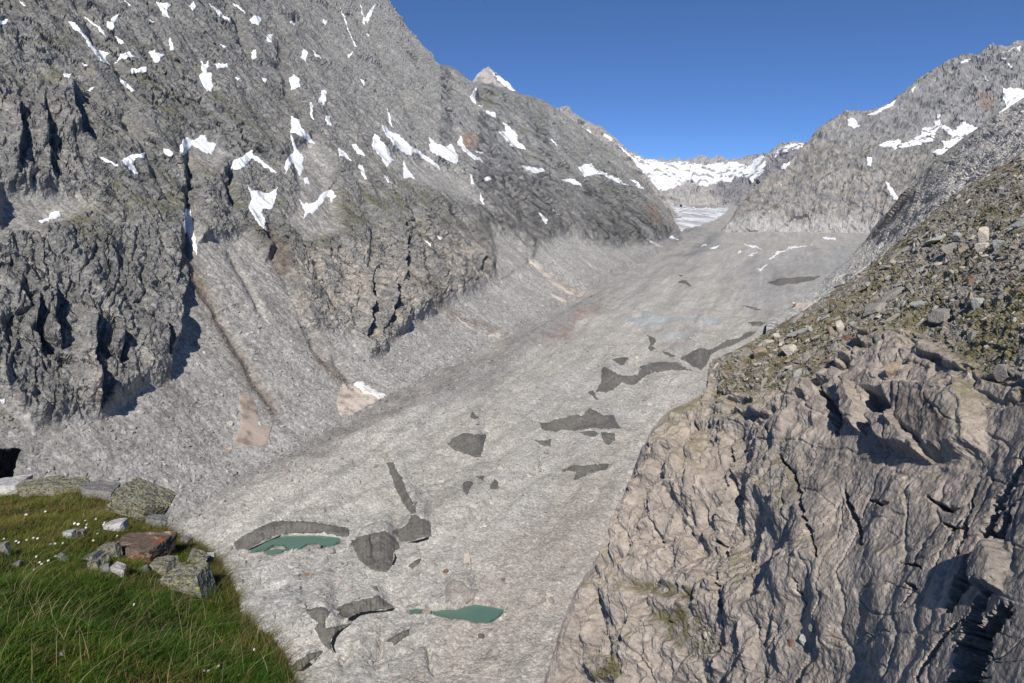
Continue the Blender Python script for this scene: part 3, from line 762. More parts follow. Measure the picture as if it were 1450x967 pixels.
# ------------------------------------------------------------------ the near cliff and scree slope on the right
top_c = [(690,1200),(770,967),(785,920),(800,872),(815,840),(832,812),(850,785),(868,765),(884,728),(889,700),(894,680),(905,648),(922,612),(945,582),(975,570),(1000,556),(1004,520),(1012,508),(1040,496),(1080,475),(1120,450),(1150,432),(1190,405),(1230,378),(1265,348),(1300,320),(1320,300),(1340,284),(1370,262),(1400,244),(1450,214),(1560,150),(1760,60)]
bot_c = [(690,1260),(1760,1260)]
CUV = strip_uv(top_c, bot_c, 780, 800, 690, 1760, bias=1.0)
CU, CV = CUV
cd = tps([(690,1200,140),(780,960,146),(800,872,150),(832,812,152),(868,765,152),(892,690,156),(905,648,158),(945,582,160),(1000,556,158),(1010,510,160),(1080,475,165),(1230,380,172),(1340,288,172),(1450,215,166),(1760,60,150),
          (1120,560,126),(1250,480,116),(1350,430,106),(1450,400,92),(1760,330,66),
          (1050,640,132),(1200,640,100),(1350,600,82),(1450,590,70),(1760,600,46),
          (1000,760,124),(1150,780,95),(1300,780,74),(1450,780,59),
          (880,960,126),(1000,960,110),(1150,960,86),(1300,960,67),(1450,960,53),(1760,960,38),(1000,1240,100),(1300,1240,60),(1760,1240,34)])(CU, CV)
CP = rays(CU, CV) * cd[..., None]
cn = grid_normals(smooth_grid(CP, 40)).reshape(-1, 3)
p = CP.reshape(-1, 3)
wu, wv = wob(CU, CV, 60, 22, 1.0)
wu2, wv2 = wob(CU, CV, 18, 9, 5.0)
cu, cv = (0.5 * wu + 0.5 * wu2).ravel(), (0.5 * wv + 0.5 * wv2).ravel()
# scree mask: above a line that falls from the right edge to the corner
scree_line = np.interp(cu, [690,1000,1015,1060,1110,1180,1230,1290,1340,1450,1760], [300,505,560,560,560,540,470,470,500,545,640])
scree = np.maximum(1 - sstep(-14, 16, cv - scree_line), (1 - sstep(-10, 60, cv - scree_line)) * sstep(0.0, 0.3, fbm(np.stack([cu / 40, cv / 18, np.zeros(len(cu))], 1), 3)))
ledge = np.maximum.reduce([1 - sstep(-7, 7, poly_sd(pl, cu, cv)) for pl in ([(890,835),(930,822),(985,838),(985,850),(940,846)], [(930,870),(985,862),(1035,915),(985,935),(940,900)], [(825,925),(870,925),(885,955),(830,960)])])
rk = 1 - np.maximum(scree, ledge * 0.85)
# foliation: the rock splits along sheets that dip steeply; rotate into its axes
ang = math.radians(62)
ax = np.array((math.cos(ang), 0.25, math.sin(ang))); ax /= np.linalg.norm(ax)
ay = np.cross(ax, (0.3, -0.9, 0.2)); ay /= np.linalg.norm(ay); az = np.cross(ax, ay)
fx, fy, fz = p @ ax, p @ ay, p @ az
wq = fbm(p / 14, 3); z0c = np.zeros(len(p))
Fq = np.stack([fx, fy, fz], 1)
big = facet2(np.stack([fx / 15, fy / 9, fz / 9], 1) + wq[:, None] * 0.5)
mid = facet2(np.stack([fx / 5.5, fy / 3.2, fz / 3.4], 1) + wq[:, None] * 0.6, seed=5.0)
sml = facet2(np.stack([fx / 2.2, fy / 1.1, fz / 1.3], 1) + wq[:, None], seed=9.0)
tny = facet2(np.stack([fx / 0.9, fy / 0.45, fz / 0.5], 1), seed=13.0)
streak = ridged(np.stack([fx / 26 + wq, fy / 2.4 + wq * 2, fz / 5], 1), 3)
near = np.clip(cd.ravel() / 130, 0.3, 1)
leftish = sstep(1230, 1040, cu)
rgh = 0.5 + 0.5 * np.clip(leftish + sstep(0.1, 0.5, fbm(p / 16 + 9, 3)), 0, 1)
kx = (cu + 0.35 * (cv - 700))
vs = ridged(np.stack([kx / 30 + wq, cv / 240, z0c], 1), 3)
joint = crackle(np.stack([kx / 60 + 0.8 * wq, cv / 260 + 0.3 * wq, z0c + 3], 1), 0.05) + 0.7 * crackle(np.stack([kx / 150 + wq, cv / 60 + 0.6 * wq, z0c + 8], 1), 0.04) * (1 - 0.6 * leftish)
jfine = crackle(np.stack([kx / 22 + wq, cv / 100 + 0.5 * wq, z0c + 13], 1), 0.08) * rgh
huge = facet2(np.stack([fx / 34, fy / 22, fz / 22], 1) + wq[:, None] * 0.3, seed=21.0)
dsp = near * (5.5 * huge + 4.2 * big + 2.5 * mid * (0.5 + 0.5 * rgh) + 1.15 * sml * rgh + 0.5 * tny * rgh + 0.12 * streak * leftish + 0.22 * vs * leftish - 0.75 * joint - 0.16 * jfine)
dsp *= 0.6 + 0.3 * leftish
dsp += near * (0.5 * fbm(p / 9, 5) + 0.08 * fbm(p / 0.9, 3) + 0.35 * facet(p / np.array((4, 4, 5)) + wq[:, None] * 0.5, 0.3) * rgh)
dsp = rk * dsp
dsp += 1.6 * np.clip(scree, 0, 1) * sstep(0.15, 0.45, fbm(p / 11 + 4, 3)) * facet(p / np.array((5, 3.4, 3.0)))
dsp += (1 - rk) * (0.9 * fbm(p / 9, 3) + 0.5 * facet(p / 2.2) + 0.28 * facet(p / 0.8) + 0.3 * fbm(p / 1.2, 3))
dsp += 1.0 * rk * (1 - scree)
wu3, wv3 = wob(CU, CV, 9, 5, 8.0)
uf, vf = CU.ravel() + 0.5 * (cu - CU.ravel()) + wu3.ravel() - CU.ravel(), CV.ravel() + 0.5 * (cv - CV.ravel()) + wv3.ravel() - CV.ravel()
wcr = 0.6 + 0.8 * np.abs(fbm(np.stack([cu / 14, cv / 14, z0c + 2], 1), 2)) * 2
CRACK = [([(1001,520),(1003,545),(1000,575)], 3.5, 3.0), ([(1027,765),(1026,800),(1030,850),(1034,890)], 3.2, 3.2), ([(938,742),(942,760),(946,778)], 2.5, 1.6),
         ([(1048,650),(1050,680),(1046,700)], 3, 2.0), ([(992,605),(990,625)], 3, 1.6), ([(1010,760),(1030,790)], 3, 1.6),
         ([(1455,650),(1425,690),(1408,740),(1392,780),(1375,820),(1366,850)], 7, 5.0), ([(1440,720),(1410,790),(1380,840),(1362,870)], 9, 6.0),
         ([(1420,850),(1400,890),(1385,940),(1375,990)], 14, 8.0), ([(1450,880),(1420,910),(1405,960),(1400,1010)], 18, 8.0), ([(1378,885),(1352,905),(1335,935),(1322,970)], 3.5, 3.0),
         ([(1205,700),(1220,740),(1232,775)], 5, 2.2), ([(1240,712),(1262,722),(1275,721)], 3, 2.4), ([(1322,710),(1345,722),(1358,720)], 3.5, 3.0), ([(1340,742),(1355,752),(1372,750)], 3.5, 3.0),
         ([(1372,690),(1374,750),(1366,790)], 3.2, 2.0), ([(1285,800),(1310,803),(1322,815)], 2.5, 2.0), ([(1300,830),(1315,840),(1296,865)], 2.5, 1.8),
         ([(1150,830),(1152,860)], 3, 1.4), ([(1122,655),(1140,680),(1165,760),(1185,800)], 4, 1.3), ([(1180,560),(1195,590),(1200,620)], 7, 2.6)]
for ln, w, dep in CRACK:
    a = np.array(ln); m = (uf > a[:, 0].min() - 4 * w) & (uf < a[:, 0].max() + 4 * w) & (vf > a[:, 1].min() - 4 * w) & (vf < a[:, 1].max() + 4 * w)
    d, _, al = line_sd(ln, uf[m], vf[m])
    ww = w * (0.45 + 0.55 * np.sin(np.pi * np.clip(al, 0.05, 0.95))) * wcr[m]
    dsp[m] -= dep * np.exp(-(d / ww) ** 4)
# overhanging recess with a streaked slab above it, and the proud slabs beside it
def bump(pl, soft, amt):
    sd = poly_sd(pl, uf, vf)
    return amt * (1 - sstep(-soft, soft * 0.25, sd))
dsp += bump([(1255,560),(1290,548),(1330,552),(1380,545),(1400,575),(1395,640),(1370,652),(1330,650),(1300,625),(1262,600)], 12, 2.0)
dsp -= bump([(1235,560),(1275,560),(1285,610),(1262,602),(1240,585)], 9, 3.2)
dsp += bump([(1205,560),(1225,555),(1240,590),(1235,625),(1212,605)], 5, 2.0)
dsp += bump([(1245,605),(1275,585),(1300,620),(1325,640),(1330,660),(1260,640)], 8, 2.4)
dsp += bump([(1100,560),(1195,540),(1170,580),(1100,610),(1080,590)], 12, 1.6)
dsp += bump([(1110,790),(1160,770),(1200,800),(1190,850),(1120,860)], 16, 0.7)
dsp += bump([(965,640),(1010,650),(1020,700),(985,735),(960,700)], 12, 1.6)
dsp += bump([(1395,785),(1430,770),(1452,800),(1450,850),(1405,850)], 10, 1.4)
edge = sstep(0, 26, (CV - CV[:1]).ravel()) * sstep(0, 34, (CU - np.interp(CV, [508, 520, 556, 570, 582, 612, 648, 700, 765, 812, 872, 967, 1200], [1012, 1004, 1000, 975, 945, 922, 905, 889, 868, 832, 800, 770, 690])).ravel() + 10)
dsp *= 0.12 + 0.88 * edge
CP2 = (p + dsp[:, None] * cn).reshape(CP.shape)
cn2 = grid_normals(smooth_grid(CP2, 1)).reshape(-1, 3)
n1 = fbm(p / 18, 5); n2 = fbm(np.stack([fx / 12, fy / 1.2, fz / 2], 1), 4); n3 = fbm(p / 3, 4)
c_a = lin(152, 142, 133); c_b = lin(176, 164, 152); c_gy = lin(142, 136, 129); c_dk = lin(118, 112, 105); c_rust = lin(160, 122, 84)
cc = np.ones((len(p), 3)) * c_a
cc = mix(cc, c_b, (sstep(-0.2, 0.5, n2 + 0.3 * n1) * 0.7)[:, None])
cc = mix(cc, c_gy, (sstep(0.0, 0.4, n1) * 0.55)[:, None])
cc = mix(cc, c_dk, (sstep(0.1, 0.5, -n1 + 0.5 * n2) * 0.45)[:, None])
cc = mix(cc, lin(196, 178, 160), (sstep(0.35, 0.6, n2) * 0.35)[:, None])
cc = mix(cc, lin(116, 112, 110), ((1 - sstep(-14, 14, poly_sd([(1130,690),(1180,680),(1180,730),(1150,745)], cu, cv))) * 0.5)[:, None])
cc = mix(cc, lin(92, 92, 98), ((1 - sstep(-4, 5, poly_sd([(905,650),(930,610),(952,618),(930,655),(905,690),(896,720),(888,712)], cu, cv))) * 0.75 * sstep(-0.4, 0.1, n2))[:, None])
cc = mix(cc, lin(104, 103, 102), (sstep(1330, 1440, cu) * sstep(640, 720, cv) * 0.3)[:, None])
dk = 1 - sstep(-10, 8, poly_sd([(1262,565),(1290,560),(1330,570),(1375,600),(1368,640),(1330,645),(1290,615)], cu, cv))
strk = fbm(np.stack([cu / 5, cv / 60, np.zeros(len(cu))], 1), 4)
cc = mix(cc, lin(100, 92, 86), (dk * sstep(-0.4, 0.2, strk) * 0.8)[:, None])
# rusty and pale water streaks
stk = fbm(np.stack([cu / 9, cv / 120, np.zeros(len(cu)) + 4], 1), 4)
cc = mix(cc, c_rust, (rk * sstep(0.42, 0.62, stk) * 0.45)[:, None])
cc = mix(cc, lin(190, 180, 168), (rk * sstep(0.35, 0.6, -stk) * 0.45)[:, None])
# scree: stones, dry turf and moss
g = np.clip(sstep(-0.18, 0.18, n1 * 0.8 + 0.7 * n3) , 0, 1) * np.clip(scree + ledge, 0, 1)
sc_c = mix(lin(138, 132, 124) * np.ones((len(p), 3)), lin(112, 102, 88), sstep(-0.2, 0.5, n3)[:, None])
cc = mix(cc, sc_c, np.maximum(scree, ledge * 0.7)[:, None])
cc = mix(cc, mix(lin(98, 94, 60) * np.ones((len(p), 3)), lin(120, 108, 78), sstep(-0.2, 0.4, -n3)[:, None]), (g * 0.85)[:, None])
upz = sstep(0.6, 0.9, cn2[:, 2])
cc = mix(cc, lin(112, 106, 66), (rk * upz * sstep(-0.1, 0.3, n1) * 0.5)[:, None])
vein = crackle(np.stack([kx / 34 + 1.4 * wq, cv / 90 + wq, z0c + 31], 1), 0.05) * rk
cc = mix(cc, lin(206, 196, 182), (0.35 * vein * sstep(-0.1, 0.3, n3))[:, None])
gr = fbm(np.stack([kx / 5 + wq, cv / 34, z0c + 33], 1), 4)
cc *= (1 + 0.22 * rk * gr)[:, None]
cc *= (0.9 + 0.2 * _cr[worley(p / 1.3)[0], 4])[:, None]
CB = with_back(CP2, 8, 60, 160)
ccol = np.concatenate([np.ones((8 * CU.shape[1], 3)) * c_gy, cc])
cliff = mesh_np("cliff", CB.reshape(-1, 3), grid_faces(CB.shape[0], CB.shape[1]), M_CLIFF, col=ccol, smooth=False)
tag(cliff, "tan cracked rock cliff with stony turf slope above it on the right", "cliff", kind="structure")

# ------------------------------------------------------------------ the grass ledge the viewer stands on
top_l = [(-420,690),(-40,690),(0,696),(30,688),(60,684),(110,686),(150,696),(190,708),(215,728),(235,748),(262,764),(290,780),(308,795),(325,822),(335,842),(341,868),(360,888),(385,905),(400,925),(408,948),(416,967),(430,1010),(470,1200)]
bot_l = [(-420,1500),(470,1500)]
EU, EV = strip_uv(top_l, bot_l, 330, 330, -420, 470)
led = tps([(-420,690,10),(0,690,10),(110,686,9.5),(200,715,8.8),(235,745,8.0),(300,790,6.9),(335,840,6.0),(345,870,5.5),(400,920,4.7),(415,967,4.3),(0,967,3.1),(200,967,3.5),(0,830,4.8),(200,830,5.5),(-420,967,2.8),(440,1200,2.7),(0,1200,2.1),(-420,1200,1.9),(0,1500,1.45),(440,1500,1.6)])
EP = rays(EU, EV) * led(EU, EV)[..., None]
p = EP.reshape(-1, 3)
z0 = np.zeros(len(p))
edge = sstep(0, 40, (EV - EV[:1]).ravel())
hum = 0.16 * fbm(np.stack([p[:, 0] / 0.9, p[:, 1] / 0.9, z0], 1), 3) + 0.05 * fbm(np.stack([p[:, 0] / 0.22, p[:, 1] / 0.22, z0], 1), 3)
p[:, 2] += hum * (0.3 + 0.7 * edge)
EP = p.reshape(EP.shape)
h = EP[0].copy(); h[:, 2] = 0; h /= np.linalg.norm(h, axis=1)[:, None]
rows = [EP[0] + h * (0.12 + 0.25 * k) * 1.0 - np.array((0, 0, 1.0)) * (0.06 + 0.5 * k ** 1.9) for k in np.linspace(0, 9, 16)[::-1]]
EB = np.concatenate([np.array(rows), EP], 0)
pp = EB.reshape(-1, 3)
n1 = fbm(np.stack([pp[:, 0] / 0.6, pp[:, 1] / 0.6, pp[:, 2] / 0.6], 1), 4)
ec = mix(lin(62, 66, 36) * np.ones((len(pp), 3)), lin(92, 78, 54), sstep(0.0, 0.35, n1)[:, None])
turf = mesh_np("ground", pp, grid_faces(EB.shape[0], EB.shape[1]), M_TURF, col=ec, smooth=True)
tag(turf, "turf ledge in the near left corner above the valley", "ground", kind="structure")
# ------------------------------------------------------------------ draping: outlines seen in the photo laid on the real ground
bpy.context.view_layer.update()
DG = bpy.context.evaluated_depsgraph_get()
BVH = {k: BVHTree.FromObject(o, DG) for k, o in (("left", left), ("glacier", glacier), ("right", hill_objs["right"]), ("mid", hill_objs["mid"]), ("head", hill_objs["head"]), ("peak", hill_objs["peak"]), ("ridge", hill_objs["ridge"]), ("cliff", cliff), ("turf", turf))}

def cast(bvh, u, v):
    r = rays(u, v).reshape(-1, 3)
    out = np.full(len(r), np.nan)
    for k, d in enumerate(r):
        L = math.sqrt(d @ d)
        h = bvh.ray_cast((0, 0, 0), d / L)
        if h[0] is not None: out[k] = h[3] / L
    return out.reshape(np.shape(u))

def drape(name, poly, where, mat, thick, soft=3.0, jag2=False, jag=2.0, jag_s=7.0, cover=True, step=None, smooth_n=4, seed=0.0, level=None, streak=0.0):
    p = np.array(poly, float)
    lo = p.min(0) - 3; hi = p.max(0) + 3
    st = step or float(np.clip(math.sqrt((hi - lo).prod()) / 60, 1.0, 1.9))
    u, v = np.meshgrid(np.arange(lo[0], hi[0], st), np.arange(lo[1], hi[1], st))
    def sdf(u, v):
        a, b = wob(u, v, jag_s, jag, seed)
        if jag2: a, b = wob(a, b, 14.0, 4.0, seed + 9)
        return poly_sd(poly, a, b)
    sd = sdf(u, v)
    ins = sd < 0
    q = ins[:-1, :-1] | ins[1:, :-1] | ins[:-1, 1:] | ins[1:, 1:]
    if q.sum() < 1: return None
    use = np.zeros(u.shape, bool)
    for a in (slice(0, -1), slice(1, None)):
        for b in (slice(0, -1), slice(1, None)):
            use[a, b] |= q
    e = 0.4
    gx = (sdf(u + e, v) - sdf(u - e, v)) / (2 * e); gy = (sdf(u, v + e) - sdf(u, v - e)) / (2 * e)
    out = use & ~ins
    g2 = np.maximum(gx * gx + gy * gy, 0.25)
    u = np.where(out, u - np.clip(sd * gx / g2, -st, st), u); v = np.where(out, v - np.clip(sd * gy / g2, -st, st), v)
    if level is None:
        d = np.full(u.shape, np.nan); d[use] = cast(BVH[where], u[use], v[use])
        if np.isnan(d[use]).all(): return None
        med = np.nanmedian(d)
        raw = np.where(np.isnan(d), med, d); raw = np.where(raw > 1.6 * med, med, raw)
        ls = np.log(raw); w = use.astype(float)
        for _ in range(smooth_n):
            ls = smooth_grid(ls * w, 1) / np.maximum(smooth_grid(w, 1), 1e-3)
        dd = np.exp(ls)
        if cover: dd = np.minimum(dd, raw)
        if streak: dd = dd + streak * ridged(np.stack([u.ravel() / 5, v.ravel() / 60, np.zeros(u.size)], 1), 3).reshape(u.shape)
        dome = np.clip(-sd / soft, 0, 1) ** 0.5
        dd = dd - thick * (0.25 + 0.75 * dome)
        P = rays(u, v) * dd[..., None]
    else:
        r = rays(u, v); P = r * (level / r[..., 2])[..., None]
    idx = np.full(u.shape, -1); idx[use] = np.arange(use.sum())
    F = np.stack([idx[:-1, :-1], idx[:-1, 1:], idx[1:, 1:], idx[1:, :-1]], -1)[q]
    V = P[use]
    # a skirt carries the rim back into the ground: the patch has thickness
    edges = np.concatenate([F[:, [0, 1]], F[:, [1, 2]], F[:, [2, 3]], F[:, [3, 0]]])
    key = np.sort(edges, 1); _, inv, cnt = np.unique(key, axis=0, return_inverse=True, return_counts=True)
    rim = edges[cnt[np.ravel(inv)] == 1]
    rv = np.unique(rim); mp = {a: len(V) + k for k, a in enumerate(rv)}
    if level is None:
        dirs = V[rv] / np.linalg.norm(V[rv], axis=1)[:, None]
        low = V[rv] + dirs * thick * 2.2 + np.array((0, 0, -1.0)) * thick
    else:
        low = V[rv] - np.array((0, 0, 1.0)) * 1.5
    V2 = np.concatenate([V, low])
    SF = np.array([[b, a, mp[a], mp[b]] for a, b in rim])
    return mesh_np(name, V2, np.concatenate([F, SF]), mat, smooth=level is None)

# ------------------------------------------------------------------ ice walls and ponds
M_ICE = rock_mat("dirty_ice", (6.0, 1.5), 0.6, 0.7, 0.16, rough=0.6, base=tuple(lin(112, 109, 103)), stretch=((0, 0, 0), (1.6, 1.6, 0.25)))
def dust_over(m, colr, scale, st, lo, hi):
    nt = m.node_tree; L = nt.links.new; bs = nt.nodes["Principled BSDF"]
    cur = bs.inputs["Base Color"].links[0].from_socket
    tc = [n for n in nt.nodes if n.type == 'TEX_COORD'][0]
    mp = N(nt, "ShaderNodeMapping"); mp.inputs["Scale"].default_value = st; L(tc.outputs["Object"], mp.inputs[0])
    nz = N(nt, "ShaderNodeTexNoise"); nz.inputs["Scale"].default_value = 1 / scale; nz.inputs["Detail"].default_value = 8; nz.inputs["Roughness"].default_value = 0.68
    L(mp.outputs[0], nz.inputs["Vector"])
    mr = N(nt, "ShaderNodeMapRange"); mr.inputs[1].default_value = lo; mr.inputs[2].default_value = hi; L(nz.outputs["Fac"], mr.inputs[0])
    mx = N(nt, "ShaderNodeMix", data_type='RGBA'); L(mr.outputs[0], mx.inputs[0]); L(cur, mx.inputs[6]); mx.inputs[7].default_value = (*colr, 1)
    L(mx.outputs[2], bs.inputs["Base Color"])
dust_over(M_ICE, lin(140, 138, 131), 9.0, (1.5, 1.5, 0.5), 0.60, 0.68)
dust_over(M_ICE, lin(92, 90, 85), 5.0, (1.8, 1.8, 0.2), 0.52, 0.62)
M_WET = rock_mat("wet_rubble", (5.0, 1.2), 0.6, 0.7, 0.3, base=tuple(lin(150, 144, 137)))
M_ICE2 = rock_mat("blue_ice", (6.0, 2.0), 0.5, 0.6, 0.25, rough=0.6, base=tuple(lin(158, 162, 161)))
for k, (lab, pl) in enumerate(ICE):
    o = drape("ice_cliff", pl, "glacier", M_WET if "stain" in lab else (M_ICE2 if "bluish" in lab else M_ICE), 1.6, jag=2.6, jag_s=6.0, seed=k * 3.1, smooth_n=3, streak=1.1)
    if o: tag(o, lab, "ice cliff", "ice walls showing through the glacier rubble")
M_WATER = bpy.data.materials.new("pond_water"); M_WATER.use_nodes = True
b = M_WATER.node_tree.nodes["Principled BSDF"]
b.inputs["Base Color"].default_value = (*lin(88, 116, 103), 1); b.inputs["Roughness"].default_value = 0.22
nz = M_WATER.node_tree.nodes.new("ShaderNodeTexNoise"); nz.inputs["Scale"].default_value = 1.2; nz.inputs["Detail"].default_value = 4
bp = M_WATER.node_tree.nodes.new("ShaderNodeBump"); bp.inputs["Strength"].default_value = 0.12; bp.inputs["Distance"].default_value = 0.2
M_WATER.node_tree.links.new(nz.outputs["Fac"], bp.inputs["Height"]); M_WATER.node_tree.links.new(bp.outputs[0], b.inputs["Normal"])
for k, (lab, pl, dep) in enumerate(PONDS):
    a = np.array(pl, float); mv = a[:, 1].mean(); mu = a[:, 0].mean()
    lev = (rays(np.array([mu]), np.array([mv])) * glacier_depth(np.array([mu]), np.array([mv]))[:, None])[0, 2] - 1.0
    o = drape("water_or_shade", pl, "glacier", M_WATER, 0.1, jag=1.2, jag_s=9.0, seed=k * 2.0, level=lev, step=1.2)
    tag(o, lab, "pond", kind="structure")
M_DARK = bpy.data.materials.new("black_shade"); M_DARK.use_nodes = True
b = M_DARK.node_tree.nodes["Principled BSDF"]; b.inputs["Base Color"].default_value = (0.006, 0.008, 0.009, 1); b.inputs["Roughness"].default_value = 0.5  # near-black sheets paint the undercut shade along the feet of the ice walls
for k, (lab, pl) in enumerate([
  ("painted black shade slot under the curved dark ice wall", [(492,875),(505,866),(520,865),(545,864),(560,860),(556,865),(530,868),(512,871),(498,880),(494,879)]),
  ("painted black shade slot curving round the rubble island", [(498,883),(486,892),(477,902),(473,915),(476,925),(472,922),(468,910),(472,900),(480,890)]),
  ("thin painted line of black shade at the foot of the stepped ice wall", [(577,768),(590,765),(608,760),(606,764),(590,769)]),
  ("painted notch of black shade beside the broad ice face", [(554,800),(558,792),(559,782),(562,790),(558,800)]),
  ("painted black shade slot dropping beside the grass ledge", [(420,951),(436,940),(450,930),(446,938),(430,950)]),
  ("painted edge of dark shade along the left rim of the green pond", [(350,779),(362,773),(380,765),(398,757),(396,760),(375,770),(360,779)])]):
    o = drape("water_or_shade", pl, "glacier", M_DARK, 0.7, jag=0.8, jag_s=6.0, seed=k, smooth_n=3, step=1.0)
    if o: tag(o, lab, "meltwater", kind="structure")  # these sheets are painted undercut shade, not water

